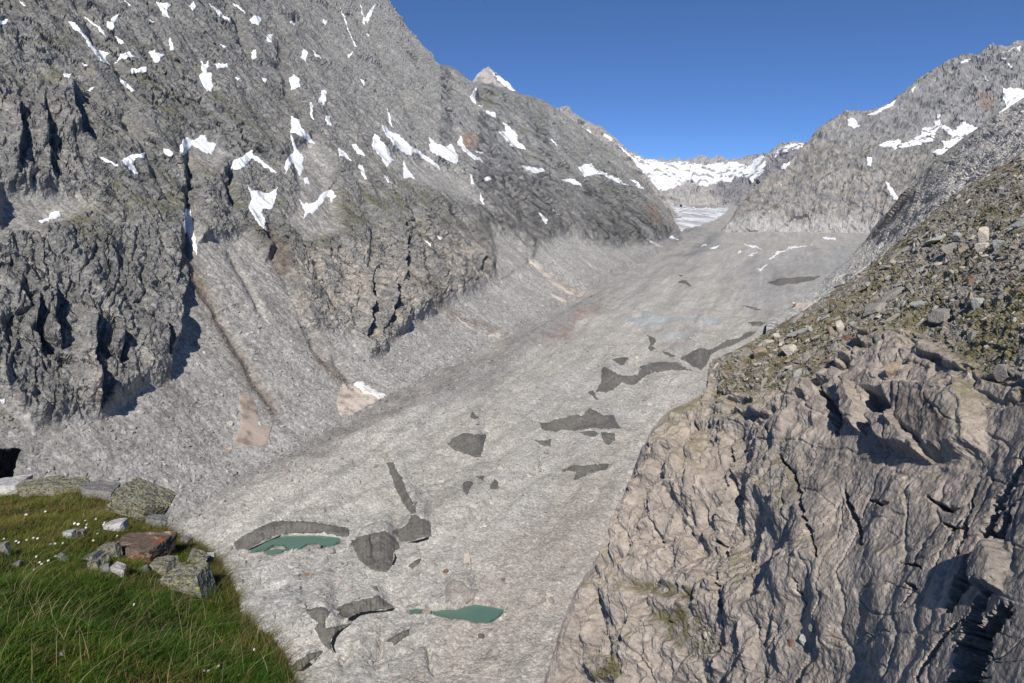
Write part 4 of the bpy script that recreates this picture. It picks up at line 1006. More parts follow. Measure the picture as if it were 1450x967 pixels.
# ------------------------------------------------------------------ snow patches (outlines in photo pixels: (zoom origin, zoom factor, outline))
def z1(*p): return [(x / 2.931, y / 2.931) for x, y in p]
def z2(*p): return [(480 + x / 2.931, y / 2.931) for x, y in p]
def z3(*p): return [(970 + x / 2.931, y / 2.931) for x, y in p]
def z5(*p): return [(480 + x / 2.931, 320 + y / 2.931) for x, y in p]
def z7(*p): return [(850 + x / 4.143, 180 + y / 4.143) for x, y in p]
UL = "small snow fleck in a gully of the dark upper left mountainside"
UR = "small snow fleck on the pale upper crest of the left mountain"
LM = "small snow fleck on the ledges below the left mountain's snow band"
FB = "little snow streak lying at the bend of the upper glacier"
RR = "small snow fleck near the crest of the far right mountain"
SNOW = [
 ("left", z1((280,85),(310,90),(335,120),(345,140),(370,165),(400,205),(450,220),(440,240),(458,275),(420,250),(395,225),(365,180),(340,145),(300,110)), "long slanting snow tongue high on the dark left mountainside"),
 ("left", z1((350,70),(385,90),(430,130),(440,155),(400,115)), UL),
 ("left", z1((440,95),(460,80),(490,55),(480,100),(470,125),(450,115)), "wedge of snow pointing up right beside the long snow tongue"),
 ("left", z1((475,150),(490,155),(512,175),(500,182)), UL),
 ("left", z1((480,265),(500,225),(540,212),(565,235),(530,238),(500,240)), UL),
 ("left", z1((545,285),(575,285),(605,270),(607,300),(580,298),(550,312)), UL),
 ("left", z1((612,215),(640,205),(650,220),(678,230),(660,250),(640,262),(630,240)), UL),
 ("left", z1((645,5),(670,15),(700,10),(710,25),(690,40),(705,75),(680,65),(665,35)), "forked snow patch at the very top of the left mountain view"),
 ("left", z1((785,25),(800,10),(812,30),(800,45)), UL),
 ("left", z1((700,155),(712,165),(722,205),(708,208)), UL),
 ("left", z1((830,255),(850,270),(868,250),(860,300),(880,305),(880,380),(860,380),(825,325),(840,300)), "upright boot shaped snow patch on the dark rock face"),
 ("left", z1((888,265),(945,262),(945,280),(905,287)), "flat lens of snow just right of the boot shaped patch"),
 ("left", z1((865,5),(885,30),(930,60),(960,95),(940,90),(900,55),(875,25)), "thin snow ribbon slanting down from the top edge of the mountain"),
 ("left", z1((1035,80),(1060,60),(1085,75),(1075,110),(1050,100)), UL),
 ("left", z1((960,10),(990,20),(1020,60),(1000,40)), UL),
 ("left", z1((1200,85),(1228,95),(1220,105)), UR), ("left", z1((1100,150),(1130,140),(1125,175),(1110,165)), UR),
 ("left", z1((1340,75),(1358,90),(1350,105),(1340,95)), UR), ("left", z1((1040,215),(1060,205),(1068,235),(1050,250)), UL),
 ("left", z1((1258,205),(1278,215),(1268,255),(1255,240)), UR), ("left", z1((1300,210),(1330,235),(1335,248),(1310,230)), UR),
 ("left", z1((1195,325),(1220,310),(1245,330),(1248,360),(1210,375)), "squarish snow patch in the gully under the pale crest"),
 ("left", z1((910,175),(940,190),(935,200)), UL), ("left", z1((975,315),(998,328),(985,338)), UL), ("left", z1((1085,320),(1110,325),(1105,345)), UL),
 ("left", z1((745,610),(760,580),(780,565),(800,580),(850,560),(860,590),(900,595),(880,645),(840,625),(800,605),(775,625),(765,645),(745,640)), "bright snow arch over the head of the main gully"),
 ("left", z1((500,670),(545,640),(600,635),(602,655),(560,655),(555,690),(570,720),(560,725),(530,695)), "hooked snow patch left of the main gully"),
 ("left", z1((390,630),(410,645),(445,660),(495,690),(480,690),(430,665)), "thin snow line leading to the hooked patch"),
 ("left", z1((675,615),(700,620),(725,640),(710,650),(680,635)), LM),
 ("left", z1((955,710),(975,660),(1005,650),(1045,620),(1050,640),(1080,660),(1130,700),(1148,715),(1130,715),(1080,680),(1040,660),(1010,700),(970,710)), "snow patch shaped like a tent roof right of the main gully"),
 ("left", z1((1025,760),(1045,790),(1075,795),(1125,800),(1155,775),(1140,840),(1125,870),(1085,860),(1095,900),(1108,960),(1085,940),(1040,880),(1030,860),(1045,820)), "triangular snow field pointing down into the brown gully"),
 ("left", z1((1205,480),(1240,495),(1250,530),(1285,560),(1310,600),(1270,580),(1240,560),(1210,550)), "upper of two snow tongues above the grey scree fan"),
 ("left", z1((1200,555),(1220,580),(1235,620),(1262,650),(1260,690),(1245,735),(1225,690),(1215,670),(1185,720),(1180,690),(1200,650),(1220,630)), "forked lower snow tongue beside the grey scree fan"),
 ("left", z1((1240,825),(1260,850),(1305,840),(1340,800),(1375,785),(1395,810),(1370,850),(1375,820),(1355,815),(1330,855),(1300,880),(1260,905),(1262,870)), "curled snow patch shaped like a claw on green ground"),
 ("left", z1((1340,375),(1358,380),(1355,410),(1345,440),(1322,420)), UR), ("left", z1((1285,420),(1300,440),(1300,500),(1288,480)), UR),
 ("left", z1((1350,485),(1370,485),(1372,520),(1352,515)), UR),
 ("left", z1((160,915),(200,905),(215,880),(250,880),(255,900),(210,912),(175,928)), "lone snow patch on the green terrace at the far left"),
 ("left", [(262,296),(269,295),(273,317),(280,350),(279,362),(272,350),(262,325)], "narrow snow plug deep in the main gully"),
 ("left", z1((260,300),(300,308),(285,325)), UL), ("left", z1((365,375),(400,360),(375,382)), UL),
 ("left", z1((480,310),(520,345),(560,375),(550,382),(510,355)), "short slanting snow strip below the long snow tongue"),
 ("left", z1((-10,80),(28,82),(25,100),(-10,100)), UL), ("left", z1((340,260),(365,270),(355,280)), UL), ("left", z1((615,80),(645,85),(640,95)), UL),
 ("left", z1((80,0),(105,20),(95,25)), UL), ("left", z1((515,0),(545,15),(540,22)), UL), ("left", z1((1255,735),(1275,735),(1285,765),(1265,765)), LM),
 ("left", z2((175,515),(215,545),(265,570),(300,605),(345,630),(400,675),(425,710),(370,670),(310,630),(300,650),(270,640),(235,610),(200,570)), "largest slanting snow streak in the middle of the left mountain"),
 ("left", z2((145,550),(160,565),(200,610),(215,655),(230,665),(195,688),(170,650),(140,610)), "snow tongue just left of the largest streak"),
 ("left", z2((370,570),(410,600),(440,610),(465,595),(500,650),(485,680),(450,665),(420,650),(385,635)), "broad ragged snow field right of the largest streak"),
 ("left", z2((495,575),(510,565),(515,600),(560,640),(600,670),(560,660),(520,630),(495,605)), "tapering snow streak at the right end of the snow band"),
 ("left", z2((55,600),(75,595),(105,645),(80,635)), LM), ("left", z2((0,610),(30,635),(55,665),(0,650)), LM),
 ("left", z2((265,665),(285,700),(315,740),(270,740)), "small snow triangle under the largest streak"),
 ("left", z2((80,690),(100,685),(115,745),(105,745)), LM), ("left", z2((600,735),(625,730),(635,745),(605,755)), LM), ("left", z2((540,710),(565,765),(550,755)), LM),
 ("left", z2((585,800),(600,820),(605,850),(590,830)), LM),
 ("left", z2((660,540),(690,545),(680,505),(710,530),(740,560),(740,590),(770,605),(770,620),(710,605),(690,575)), "zigzag snow patch under the dark domed spur"),
 ("left", z2((580,440),(595,435),(600,455),(650,465),(655,488),(610,475)), "snow ledge left of the dark domed spur"),
 ("left", z2((545,402),(570,365),(575,370),(565,400),(568,435)), "snow sliver dropping from the notch below the pointed peak"),
 ("left", z2((760,690),(850,695),(855,712),(815,718),(780,705)), "flat snow strip on the terrace of the far spur"),
 ("left", z2((990,690),(1040,680),(1080,710),(1150,740),(1205,768),(1150,760),(1110,730),(1060,720),(1020,735)), "long snow drift across the brown far spur"),
 ("left", z2((1205,740),(1240,755),(1265,785),(1235,770)), "snow streak at the right end of the long drift"),
 ("left", z2((920,740),(980,745),(1015,770),(975,765)), LM), ("left", z2((830,880),(870,915),(860,930),(835,900)), LM),
 ("left", z2((5,20),(30,80),(50,150),(75,195),(65,195),(40,130)), "long thread of snow in a gully of the pale crest"),
 ("left", z2((95,-5),(98,60),(108,105),(95,90)), "upright snow thread near the skyline of the pale crest"), ("left", z2((152,5),(137,60),(120,100),(108,85),(130,40)), "snow thread curving beside the skyline of the pale crest"),
 ("left", z2((200,445),(215,480),(222,535),(212,510)), UR), ("left", z2((35,235),(52,212),(45,245)), UR), ("left", z2((88,330),(108,335),(105,352)), UR),
 ("left", z2((870,560),(905,605),(895,600)), LM), ("left", z2((110,140),(125,145),(120,160)), UR), ("left", z2((565,628),(600,632),(595,640)), LM),
 ("left", z2((185,725),(205,735),(215,765),(200,750)), LM), ("left", z2((130,765),(200,835),(150,785)), LM), ("left", z2((880,855),(920,895),(900,880)), LM),
 ("left", z5((345,55),(380,70),(382,85)), LM), ("left", z5((400,40),(430,50),(428,65)), LM),
 ("left", [(0,566),(6,565),(8,570),(0,572)], "tiny snow scrap at the foot of the left buttress"),
 ("left", [(500,545),(506,540),(520,544),(548,561),(538,565),(520,557)], "white snow cap on the large dirty snow fan"),
 ("glacier", z7((980,780),(1030,735),(1120,700),(1250,690),(1180,700),(1090,715),(1040,745),(1010,775)), "curved snow ribbon on the upper glacier bend"),
 ("glacier", z7((830,682),(870,690),(960,718),(900,712)), FB), ("glacier", z7((800,740),(820,720),(822,745)), FB), ("glacier", z7((1300,650),(1385,645),(1380,655),(1310,660)), "flat snow strip below the far right cliffs"),
 ("glacier", z7((915,830),(960,820),(990,810),(940,840)), FB), ("glacier", z7((580,690),(625,685),(620,695)), FB), ("glacier", z7((630,705),(700,690),(670,710)), FB), ("glacier", z7((860,745),(930,738),(880,755)), FB),
 ("left", z7((455,720),(490,710),(530,735),(500,748),(465,740)), FB), ("left", z7((255,650),(330,690),(380,705),(300,680)), FB), ("left", z7((400,650),(420,635),(460,660)), FB),
 ("right", z3((805,600),(850,585),(885,575),(890,600),(920,590),(980,560),(990,530),(1030,535),(1055,465),(1065,510),(1110,545),(1160,505),(1200,525),(1235,540),(1190,585),(1180,610),(1130,630),(1050,650),(1030,630),(1090,610),(1060,590),(1120,575),(1055,530),(1040,550),(1030,590),(990,590),(940,610),(900,615),(880,605),(868,630),(850,605),(810,610)), "branching snowfield in the bowl of the far right mountain"),
 ("right", z3((1320,365),(1360,365),(1420,375),(1420,440),(1350,480),(1300,500),(1300,465),(1335,440),(1320,395)), "smooth snowfield at the right edge above the slope"),
 ("right", z3((755,475),(800,455),(850,430),(885,410),(860,440),(790,475)), "snow cornice along the dip of the right skyline"),
 ("right", z3((675,490),(695,490),(725,520),(700,535),(680,515)), "round snow patch under the first shoulder of the right mountain"),
 ("right", z3((755,650),(775,655),(770,690),(755,685)), RR), ("right", z3((830,755),(845,760),(870,795),(885,825),(870,830),(845,790)), "snow tongue low in the gully of the right mountain"),
 ("right", z3((1145,262),(1180,242),(1185,250),(1155,266)), RR), ("right", z3((1310,240),(1335,242),(1325,250)), RR), ("right", z3((1340,260),(1355,280),(1345,292)), RR),
 ("right", z3((1235,310),(1260,335),(1245,330)), RR), ("right", z3((940,370),(955,360),(945,395)), RR), ("right", z3((1380,200),(1395,185),(1390,215)), RR), ("right", z3((1315,217),(1385,192),(1340,212)), RR),
 ("right", z3((410,680),(440,670),(420,705),(395,700)), RR),
 ("head", z3((358,652),(390,610),(440,592),(500,598),(495,612),(440,620),(400,640),(370,655)), "domed snow cap on the dark spur of the headwall"),
 ("head", z7((110,100),(180,160),(270,192),(370,198),(385,205),(430,200),(470,197),(545,212),(600,216),(650,222),(700,210),(740,208),(800,204),(850,228),(885,215),(905,190),(960,165),(965,215),(945,280),(890,330),(850,290),(780,290),(760,330),(700,310),(640,345),(560,335),(520,300),(480,330),(380,375),(320,360),(280,320),(250,260),(200,210)), "great snowfield spread across the headwall of the valley"),
 ("glacier", z7((410,460),(480,455),(560,470),(650,475),(750,470),(740,510),(690,540),(600,575),(520,595),(470,615),(440,580),(430,540)), "white tongue of snowy ice flowing from the headwall"),
 ("peak", [(697,102),(704,104),(712,110),(722,119),(735,134),(724,130),(712,121),(704,112)], "steep white flank of the pointed far peak"),
 ("ridge", [(800,166),(812,172),(818,180),(806,174)], "snow scrap on the pale jagged ridge"), ("ridge", [(826,182),(835,184),(838,190),(828,188)], "second snow scrap along the pale jagged ridge"),
 ("ridge", [(856,188),(868,196),(866,200),(855,194)], "snow scrap near the low end of the pale ridge"),
 ("ridge", [(877,204),(885,212),(905,232),(918,250),(912,246),(895,226),(880,212)], "snow slope edging the low end of the pale ridge"),
]
M_TONGUE = snow_mat("glacier_snow", (0.55, 0.56, 0.58), (0.84, 0.85, 0.86), 120.0)
dust_over(M_TONGUE, lin(172, 174, 176), 150.0, (1.5, 0.22, 1.0), 0.47, 0.60)
for k, (where, pl, lab) in enumerate(SNOW):
    far = {"left": 1.6, "glacier": 1.0, "right": 5.0, "head": 10.0, "peak": 7.0, "ridge": 6.0}[where]
    big = "headwall" in lab or "bowl" in lab
    o = drape("snow_patch", pl, where, M_CAP if "snow cap on the large" in lab else M_TONGUE if "tongue of snowy" in lab else M_SNOW, (5.0 if "tongue of snowy" in lab else far) if not big else (36.0 if "great" in lab else 12.0), jag=2.6 if not big else 4.0, jag_s=4.5, seed=k * 1.7, cover=not big and "tongue of snowy" not in lab, jag2=True, smooth_n=3 if not big else 5)
    if o: tag(o, lab, "snow patch", "snow patches on the mountains")
DIRTY = [
 ("left", [(476,570),(482,552),(486,542),(500,545),(520,552),(546,564),(525,573),(500,586),(482,588)], "large pinkish dirty snow fan at the foot of the scree", M_DIRTY),
 ("left", [(338,560),(352,555),(365,580),(368,600),(385,605),(378,630),(340,632),(330,625),(342,600)], "muddy brown avalanche snow above the rubble ridge", M_PINK),
 ("left", [(315,637),(330,632),(328,639),(316,643)], "thin pale snow rim under the muddy avalanche snow", M_DIRTY),
 ("left", z5((735,85),(770,115),(850,185),(900,225),(960,258),(1010,270),(1055,287),(1000,295),(950,280),(890,240),(820,180)), "longest dusty snow streak curving down the far scree", M_DIRTY),
 ("left", z5((870,280),(920,295),(960,318),(930,318)), "short dusty snow streak under the longest streak", M_DIRTY),
 ("left", z5((620,455),(650,440),(700,465),(690,475)), "upper of two dusty snow pads beside the dark rubble band", M_DIRTY),
 ("left", z5((615,510),(650,510),(680,530),(640,535)), "lower of two dusty snow pads beside the dark rubble band", M_DIRTY),
 ("left", z5((465,360),(500,385),(570,440),(530,415)), "dusty snow strip under the pale cliff foot", M_DIRTY),
 ("left", z5((1020,140),(1075,180),(1060,182)), "small dusty snow dash high on the far scree", M_DIRTY),
 ("left", z5((1225,155),(1330,165),(1320,172),(1240,165)), "flat dusty snow dash near the far glacier edge", M_DIRTY),
 ("left", z5((1270,45),(1330,80),(1360,92),(1320,85)), "dusty snow dash under the brown far spur", M_DIRTY),
 ("mid", [(1120,428),(1145,430),(1175,425),(1160,437),(1140,440),(1128,435)], "cream coloured old snow heap beside the near scree skyline", M_DIRTY),
]
for k, (where, pl, lab, mt) in enumerate(DIRTY):
    o = drape("snow_patch", pl, where, mt, 0.7, jag=2.5, jag_s=8.0, seed=50 + k)
    if o: tag(o, lab, "snow patch", "dirty old snow on the scree")

# ------------------------------------------------------------------ rocks
def ico(sub):
    t = (1 + 5 ** 0.5) / 2
    V = [(-1,t,0),(1,t,0),(-1,-t,0),(1,-t,0),(0,-1,t),(0,1,t),(0,-1,-t),(0,1,-t),(t,0,-1),(t,0,1),(-t,0,-1),(-t,0,1)]
    F = [(0,11,5),(0,5,1),(0,1,7),(0,7,10),(0,10,11),(1,5,9),(5,11,4),(11,10,2),(10,7,6),(7,1,8),(3,9,4),(3,4,2),(3,2,6),(3,6,8),(3,8,9),(4,9,5),(2,4,11),(6,2,10),(8,6,7),(9,8,1)]
    V = [np.array(v) / np.linalg.norm(v) for v in V]
    for _ in range(sub):
        mid = {}; G = []
        def m(a, b):
            k = (min(a, b), max(a, b))
            if k not in mid:
                q = V[a] + V[b]; V.append(q / np.linalg.norm(q)); mid[k] = len(V) - 1
            return mid[k]
        for a, b, c in F:
            x, y, z = m(a, b), m(b, c), m(c, a)
            G += [(a, x, z), (b, y, x), (c, z, y), (x, y, z)]
        F = G
    return np.array(V), np.array(F)
ICO = {k: ico(k) for k in range(5)}

def rock_shape(rs, sub, flat=0.6, cuts=11, rough=0.05, blocky=False):
    V, F = ICO[sub]
    n = rs.normal(size=(cuts, 3)); n /= np.linalg.norm(n, axis=1)[:, None]
    n = np.concatenate([n, [(0, 0, 1), (0, 0, -1)]])
    h = rs.uniform(0.55, 0.95, len(n)); h[-2:] = flat
    if blocky:
        q = rs.normal(size=(4, 3)) * 0.22 + np.array([(1, 0, 0), (-1, 0, 0), (0, 1, 0), (0, -1, 0)]); q /= np.linalg.norm(q, axis=1)[:, None]
        n = np.concatenate([n, q]); h = np.concatenate([h + 0.2, rs.uniform(0.62, 0.8, 4)]); h[cuts:cuts + 2] = flat
    dt = V @ n.T
    r = np.where(dt > 0.05, h / np.maximum(dt, 0.05), 9).min(1)
    r = np.minimum(r, 1.25)
    if sub >= 2:
        s = rs.uniform(0, 50, 3)
        r = r * (1 + rough * fbm(V * 2.5 + s, 4) + rough * 0.5 * fbm(V * 9 + s, 3))
    return V * r[:, None], F

def basis(nrm, yaw):
    z = np.array(nrm, float); z /= np.linalg.norm(z)
    x = np.cross((0.31, 0.95, 0.05), z); x /= np.linalg.norm(x); y = np.cross(z, x)
    c, s = math.cos(yaw), math.sin(yaw)
    return np.stack([x * c + y * s, -x * s + y * c, z], 1)

def stones(name, P, Nn, size, col, mat, sub=0, seed=1, flat=(0.35, 0.8), templates=14, elong=0.5):
    rs = np.random.RandomState(seed)
    T = [rock_shape(rs, sub, rs.uniform(*flat), 7, 0.06) for _ in range(templates)]
    Vs, Fs, Cs = [], [], []; off = 0
    nv = len(T[0][0])
    tk = rs.randint(0, templates, len(P)); yaw = rs.uniform(0, 6.28, len(P))
    nj = Nn + 0.25 * rs.normal(size=Nn.shape); nj /= np.linalg.norm(nj, axis=1)[:, None]
    x = np.cross(np.array((0.31, 0.95, 0.05))[None], nj); x /= np.linalg.norm(x, axis=1)[:, None]; y = np.cross(nj, x)
    c, s = np.cos(yaw)[:, None], np.sin(yaw)[:, None]
    X = x * c + y * s; Y = -x * s + y * c
    S = np.stack([size * rs.uniform(0.8, 1 + elong, len(P)), size * rs.uniform(0.6, 1.0, len(P)), size * rs.uniform(0.5, 0.9, len(P))], 1)
    TV = np.array([t[0] for t in T])[tk] * S[:, None, :]
    V = P[:, None] + TV[..., :1] * X[:, None] + TV[..., 1:2] * Y[:, None] + TV[..., 2:] * nj[:, None] + (nj * (size * 0.12)[:, None])[:, None]
    F = np.array(T[0][1])[None] + (np.arange(len(P)) * nv)[:, None, None]
    return mesh_np(name, V.reshape(-1, 3), F.reshape(-1, 3), mat, col=np.repeat(col, nv, 0), smooth=False)

M_STONE = rock_mat("loose_stone", (0.8, 0.2), 0.4, 0.6, 0.15)

# rubble on the glacier: nobody could count it
gn = grid_normals(smooth_grid(GP, 2)).reshape(-1, 3)
fu, fv = project(flat)
inf = (fu > 180) & (fu < 1080) & (fv > 470) & (fv < 985)
inf &= ~np.any([poly_sd(pl, fu, fv) < 3 for _, pl, _ in PONDS] + [poly_sd(pl, fu, fv) < 1.5 for _, pl in ICE], axis=0)
ids = np.nonzero(inf)[0]
patch = fbm(np.stack([flat[ids, 0] / 30, flat[ids, 1] / 45, np.zeros(len(ids))], 1), 3)
w = np.exp(1.6 * patch) * np.linalg.norm(flat[ids], axis=1) ** 0.8; w /= w.sum()
ids = RS.choice(ids, 44000, replace=False, p=w)
sz = 0.30 * (1 - RS.rand(len(ids))) ** -0.36 * np.clip(np.linalg.norm(flat[ids], axis=1) / 420, 0.8, 1.8)
big_ = RS.rand(len(ids)) < 0.012
sz[big_] *= RS.uniform(2.0, 4.0, big_.sum())
sz = np.minimum(sz, 2.6)
sc_ = gc[ids] * RS.uniform(0.72, 1.12, len(ids))[:, None]
rust = RS.rand(len(ids)) < 0.006
sc_[rust] = lin(148, 122, 106) * RS.uniform(0.8, 1.2, (rust.sum(), 1))
rub = stones("rubble", flat[ids] + RS.normal(size=(len(ids), 3)) * (0.3, 0.3, 0), gn[ids], sz, sc_, M_STONE, 0, 3)
tag(rub, "loose grey rubble strewn over the glacier", "rubble", kind="stuff")
# rubble on the left scree
lfu, lfv = project(LP2.reshape(-1, 3))
ids = np.nonzero((talus > 0.9) & (lfu > 0) & (lfu < 800) & (lfv > 380) & (lfv < 760))[0]
ids = RS.choice(ids, 9000, replace=False)
sz = np.minimum(0.26 * (1 - RS.rand(len(ids))) ** -0.45 * np.clip(dl[ids] / 420, 0.7, 1.8), 2.0)
sc_ = lc[ids, :3] * RS.uniform(0.8, 1.35, len(ids))[:, None]
rub2 = stones("rubble", LP2.reshape(-1, 3)[ids], nrm[ids], sz, sc_, M_STONE, 0, 4)
tag(rub2, "loose stones scattered down the left scree slopes", "rubble", kind="stuff")

# stones on the near scree slope
pf = CP2.reshape(-1, 3); cfu, cfv = project(pf)
vis = (cfu > 990) & (cfu < 1465) & (cfv > 200) & (cfv < 980)
area = np.linalg.norm(np.cross(np.gradient(CP2, axis=1), np.gradient(CP2, axis=0)), axis=-1).ravel()
cand = np.nonzero(vis & ((scree > 0.6) | (ledge > 0.6)))[0]
def pick(c, n):
    w = area[c] ** 0.55 * np.exp(1.6 * fbm(pf[c] / 6.0 + 3, 3)); return RS.choice(c, n, replace=False, p=w / w.sum())
pal = np.array([lin(146, 141, 133), lin(160, 156, 149), lin(130, 127, 122), lin(176, 168, 154), lin(116, 108, 100), lin(146, 126, 108)])
def stone_cols(n):
    c = pal[RS.choice(6, n, p=[0.3, 0.22, 0.2, 0.1, 0.12, 0.06])]
    return c * RS.uniform(0.7, 1.05, (n, 1))
ids = pick(cand, 14000)
sz = np.minimum(0.072 * (1 - RS.rand(len(ids))) ** -0.5, 0.5) * np.clip(cd.ravel()[ids] / 120, 0.6, 1.4)
scr = stones("scree", pf[ids], cn2[ids], sz, stone_cols(len(ids)), M_STONE, 1, 5, elong=0.9)
tag(scr, "small stones and chips covering the near slope", "scree", kind="stuff")

def tone_mat(name, c, sc=0.5, lichen=None, rust=None, bump=0.5):
    m = rock_mat(name, (sc, sc * 0.25), bump, 1.0, 0.28, base=tuple(c))
    nt = m.node_tree; L = nt.links.new; bs = nt.nodes["Principled BSDF"]
    cur = bs.inputs["Base Color"].links[0].from_socket
    tc = [n for n in nt.nodes if n.type == 'TEX_COORD'][0]
    def over(colr, scale, lo, hi, st=None, det=5):
        nonlocal cur
        co = tc.outputs["Object"]
        if st:
            mp = N(nt, "ShaderNodeMapping"); mp.inputs["Scale"].default_value = st; L(co, mp.inputs[0]); co = mp.outputs[0]
        nz = N(nt, "ShaderNodeTexNoise"); nz.inputs["Scale"].default_value = scale; nz.inputs["Detail"].default_value = det; nz.inputs["Roughness"].default_value = 0.65
        L(co, nz.inputs["Vector"])
        mr = N(nt, "ShaderNodeMapRange"); mr.inputs[1].default_value = lo; mr.inputs[2].default_value = hi; L(nz.outputs["Fac"], mr.inputs[0])
        mx = N(nt, "ShaderNodeMix", data_type='RGBA'); L(mr.outputs[0], mx.inputs[0]); L(cur, mx.inputs[6]); mx.inputs[7].default_value = (*colr, 1)
        cur = mx.outputs[2]
    if lichen is not None:
        over(lin(62, 62, 58), 16 / sc, 0.50, 0.56)
        over(lin(132, 130, 122), 9 / sc, 0.50, 0.56)
        over(lichen, 13 / sc, 0.54, 0.58)
        over(lin(160, 158, 150), 22 / sc, 0.60, 0.64)
    if rust:
        over(lin(196, 176, 150), 0.75 / sc, 0.53, 0.6, (1, 1, 2.5)); over(lin(146, 88, 52), 0.8 / sc, 0.52, 0.6, (0.7, 0.8, 2)); over(lin(86, 72, 66), 1.1 / sc, 0.55, 0.6, (1, 0.6, 1.6))
    L(cur, bs.inputs["Base Color"])
    return m
T_GREY = tone_mat("boulder_grey", lin(142, 138, 131)); T_PALE = tone_mat("boulder_pale", lin(186, 178, 165)); T_TAN = tone_mat("boulder_tan", lin(154, 138, 120))
T_DARK = tone_mat("boulder_dark", lin(104, 98, 94)); T_RED = tone_mat("boulder_rust", lin(128, 98, 82)); T_BLUE = tone_mat("boulder_bluegrey", lin(158, 158, 154))

BASES = []
for k in range(10):
    rs = np.random.RandomState(100 + k)
    V, F = rock_shape(rs, 3, rs.uniform(0.4, 0.75), 9, 0.07)
    o = mesh_np("boulder", V * (1.25, 0.8, 0.75), F, (T_GREY, T_PALE, T_GREY, T_BLUE, T_DARK, T_GREY, T_TAN, T_BLUE, T_GREY, T_PALE)[k], smooth=False)
    BASES.append(o)
ids = pick(cand[(scree[cand] > 0.6)], 190)
ids = ids[np.argsort(-RS.rand(len(ids)))]
for k, i in enumerate(ids):
    b = BASES[k % 10]
    o = b if k < 10 else b.copy()
    if k >= 10: COL.objects.link(o)
    s = min(0.24 * (1 - RS.rand()) ** -0.42, 1.0) * float(np.clip(cd.ravel()[i] / 110, 0.6, 1.3))
    R = basis(cn2[i] + 0.2 * RS.normal(size=3), RS.uniform(-0.5, 0.5) + (0 if RS.rand() < 0.7 else 1.4))
    M = Matrix(R.tolist()).to_4x4() @ Matrix.Diagonal((s * RS.uniform(0.9, 1.5), s * RS.uniform(0.8, 1.1), s * RS.uniform(0.7, 1.0), 1))
    M.translation = Vector((pf[i] + cn2[i] * s * 0.2).tolist())
    o.matrix_world = M
    tag(o, "ordinary angular boulder among many lying on the stony turf slope above the cliff", "boulder", "boulders on the near scree slope")

def boulder(u, v, w, h, where, mat, lab, seed, lean=0.0, up=0.0, cuts=10, group=None, name="boulder", deep=0.8, sub=4, cat="boulder", flat=0.7):
    """one boulder of its own shape: u, v its middle in the photo, w x h its size there"""
    d = cast(BVH[where], np.array([u]), np.array([v + 0.3 * h]))[0]
    if np.isnan(d): return None
    s = d / FPX
    rs = np.random.RandomState(seed)
    V, F = rock_shape(rs, sub, flat, cuts, 0.07, where == "turf")
    ext = np.abs(V).max(0)
    V = V / ext * np.array((w * 0.5 * s, w * 0.5 * s * deep, h * 0.62 * s))
    c, sn = math.cos(lean), math.sin(lean)
    R = np.array(((c, 0, -sn), (0, 1, 0), (sn, 0, c)))
    V = V @ R.T
    P = rays(np.array([u]), np.array([v]))[0] * (d + 0.15 * w * s)
    o = mesh_np(name, V, F, mat, smooth=False)
    o.location = Vector(P.tolist()) + Vector((0, 0, up))
    return tag(o, lab, cat, group)
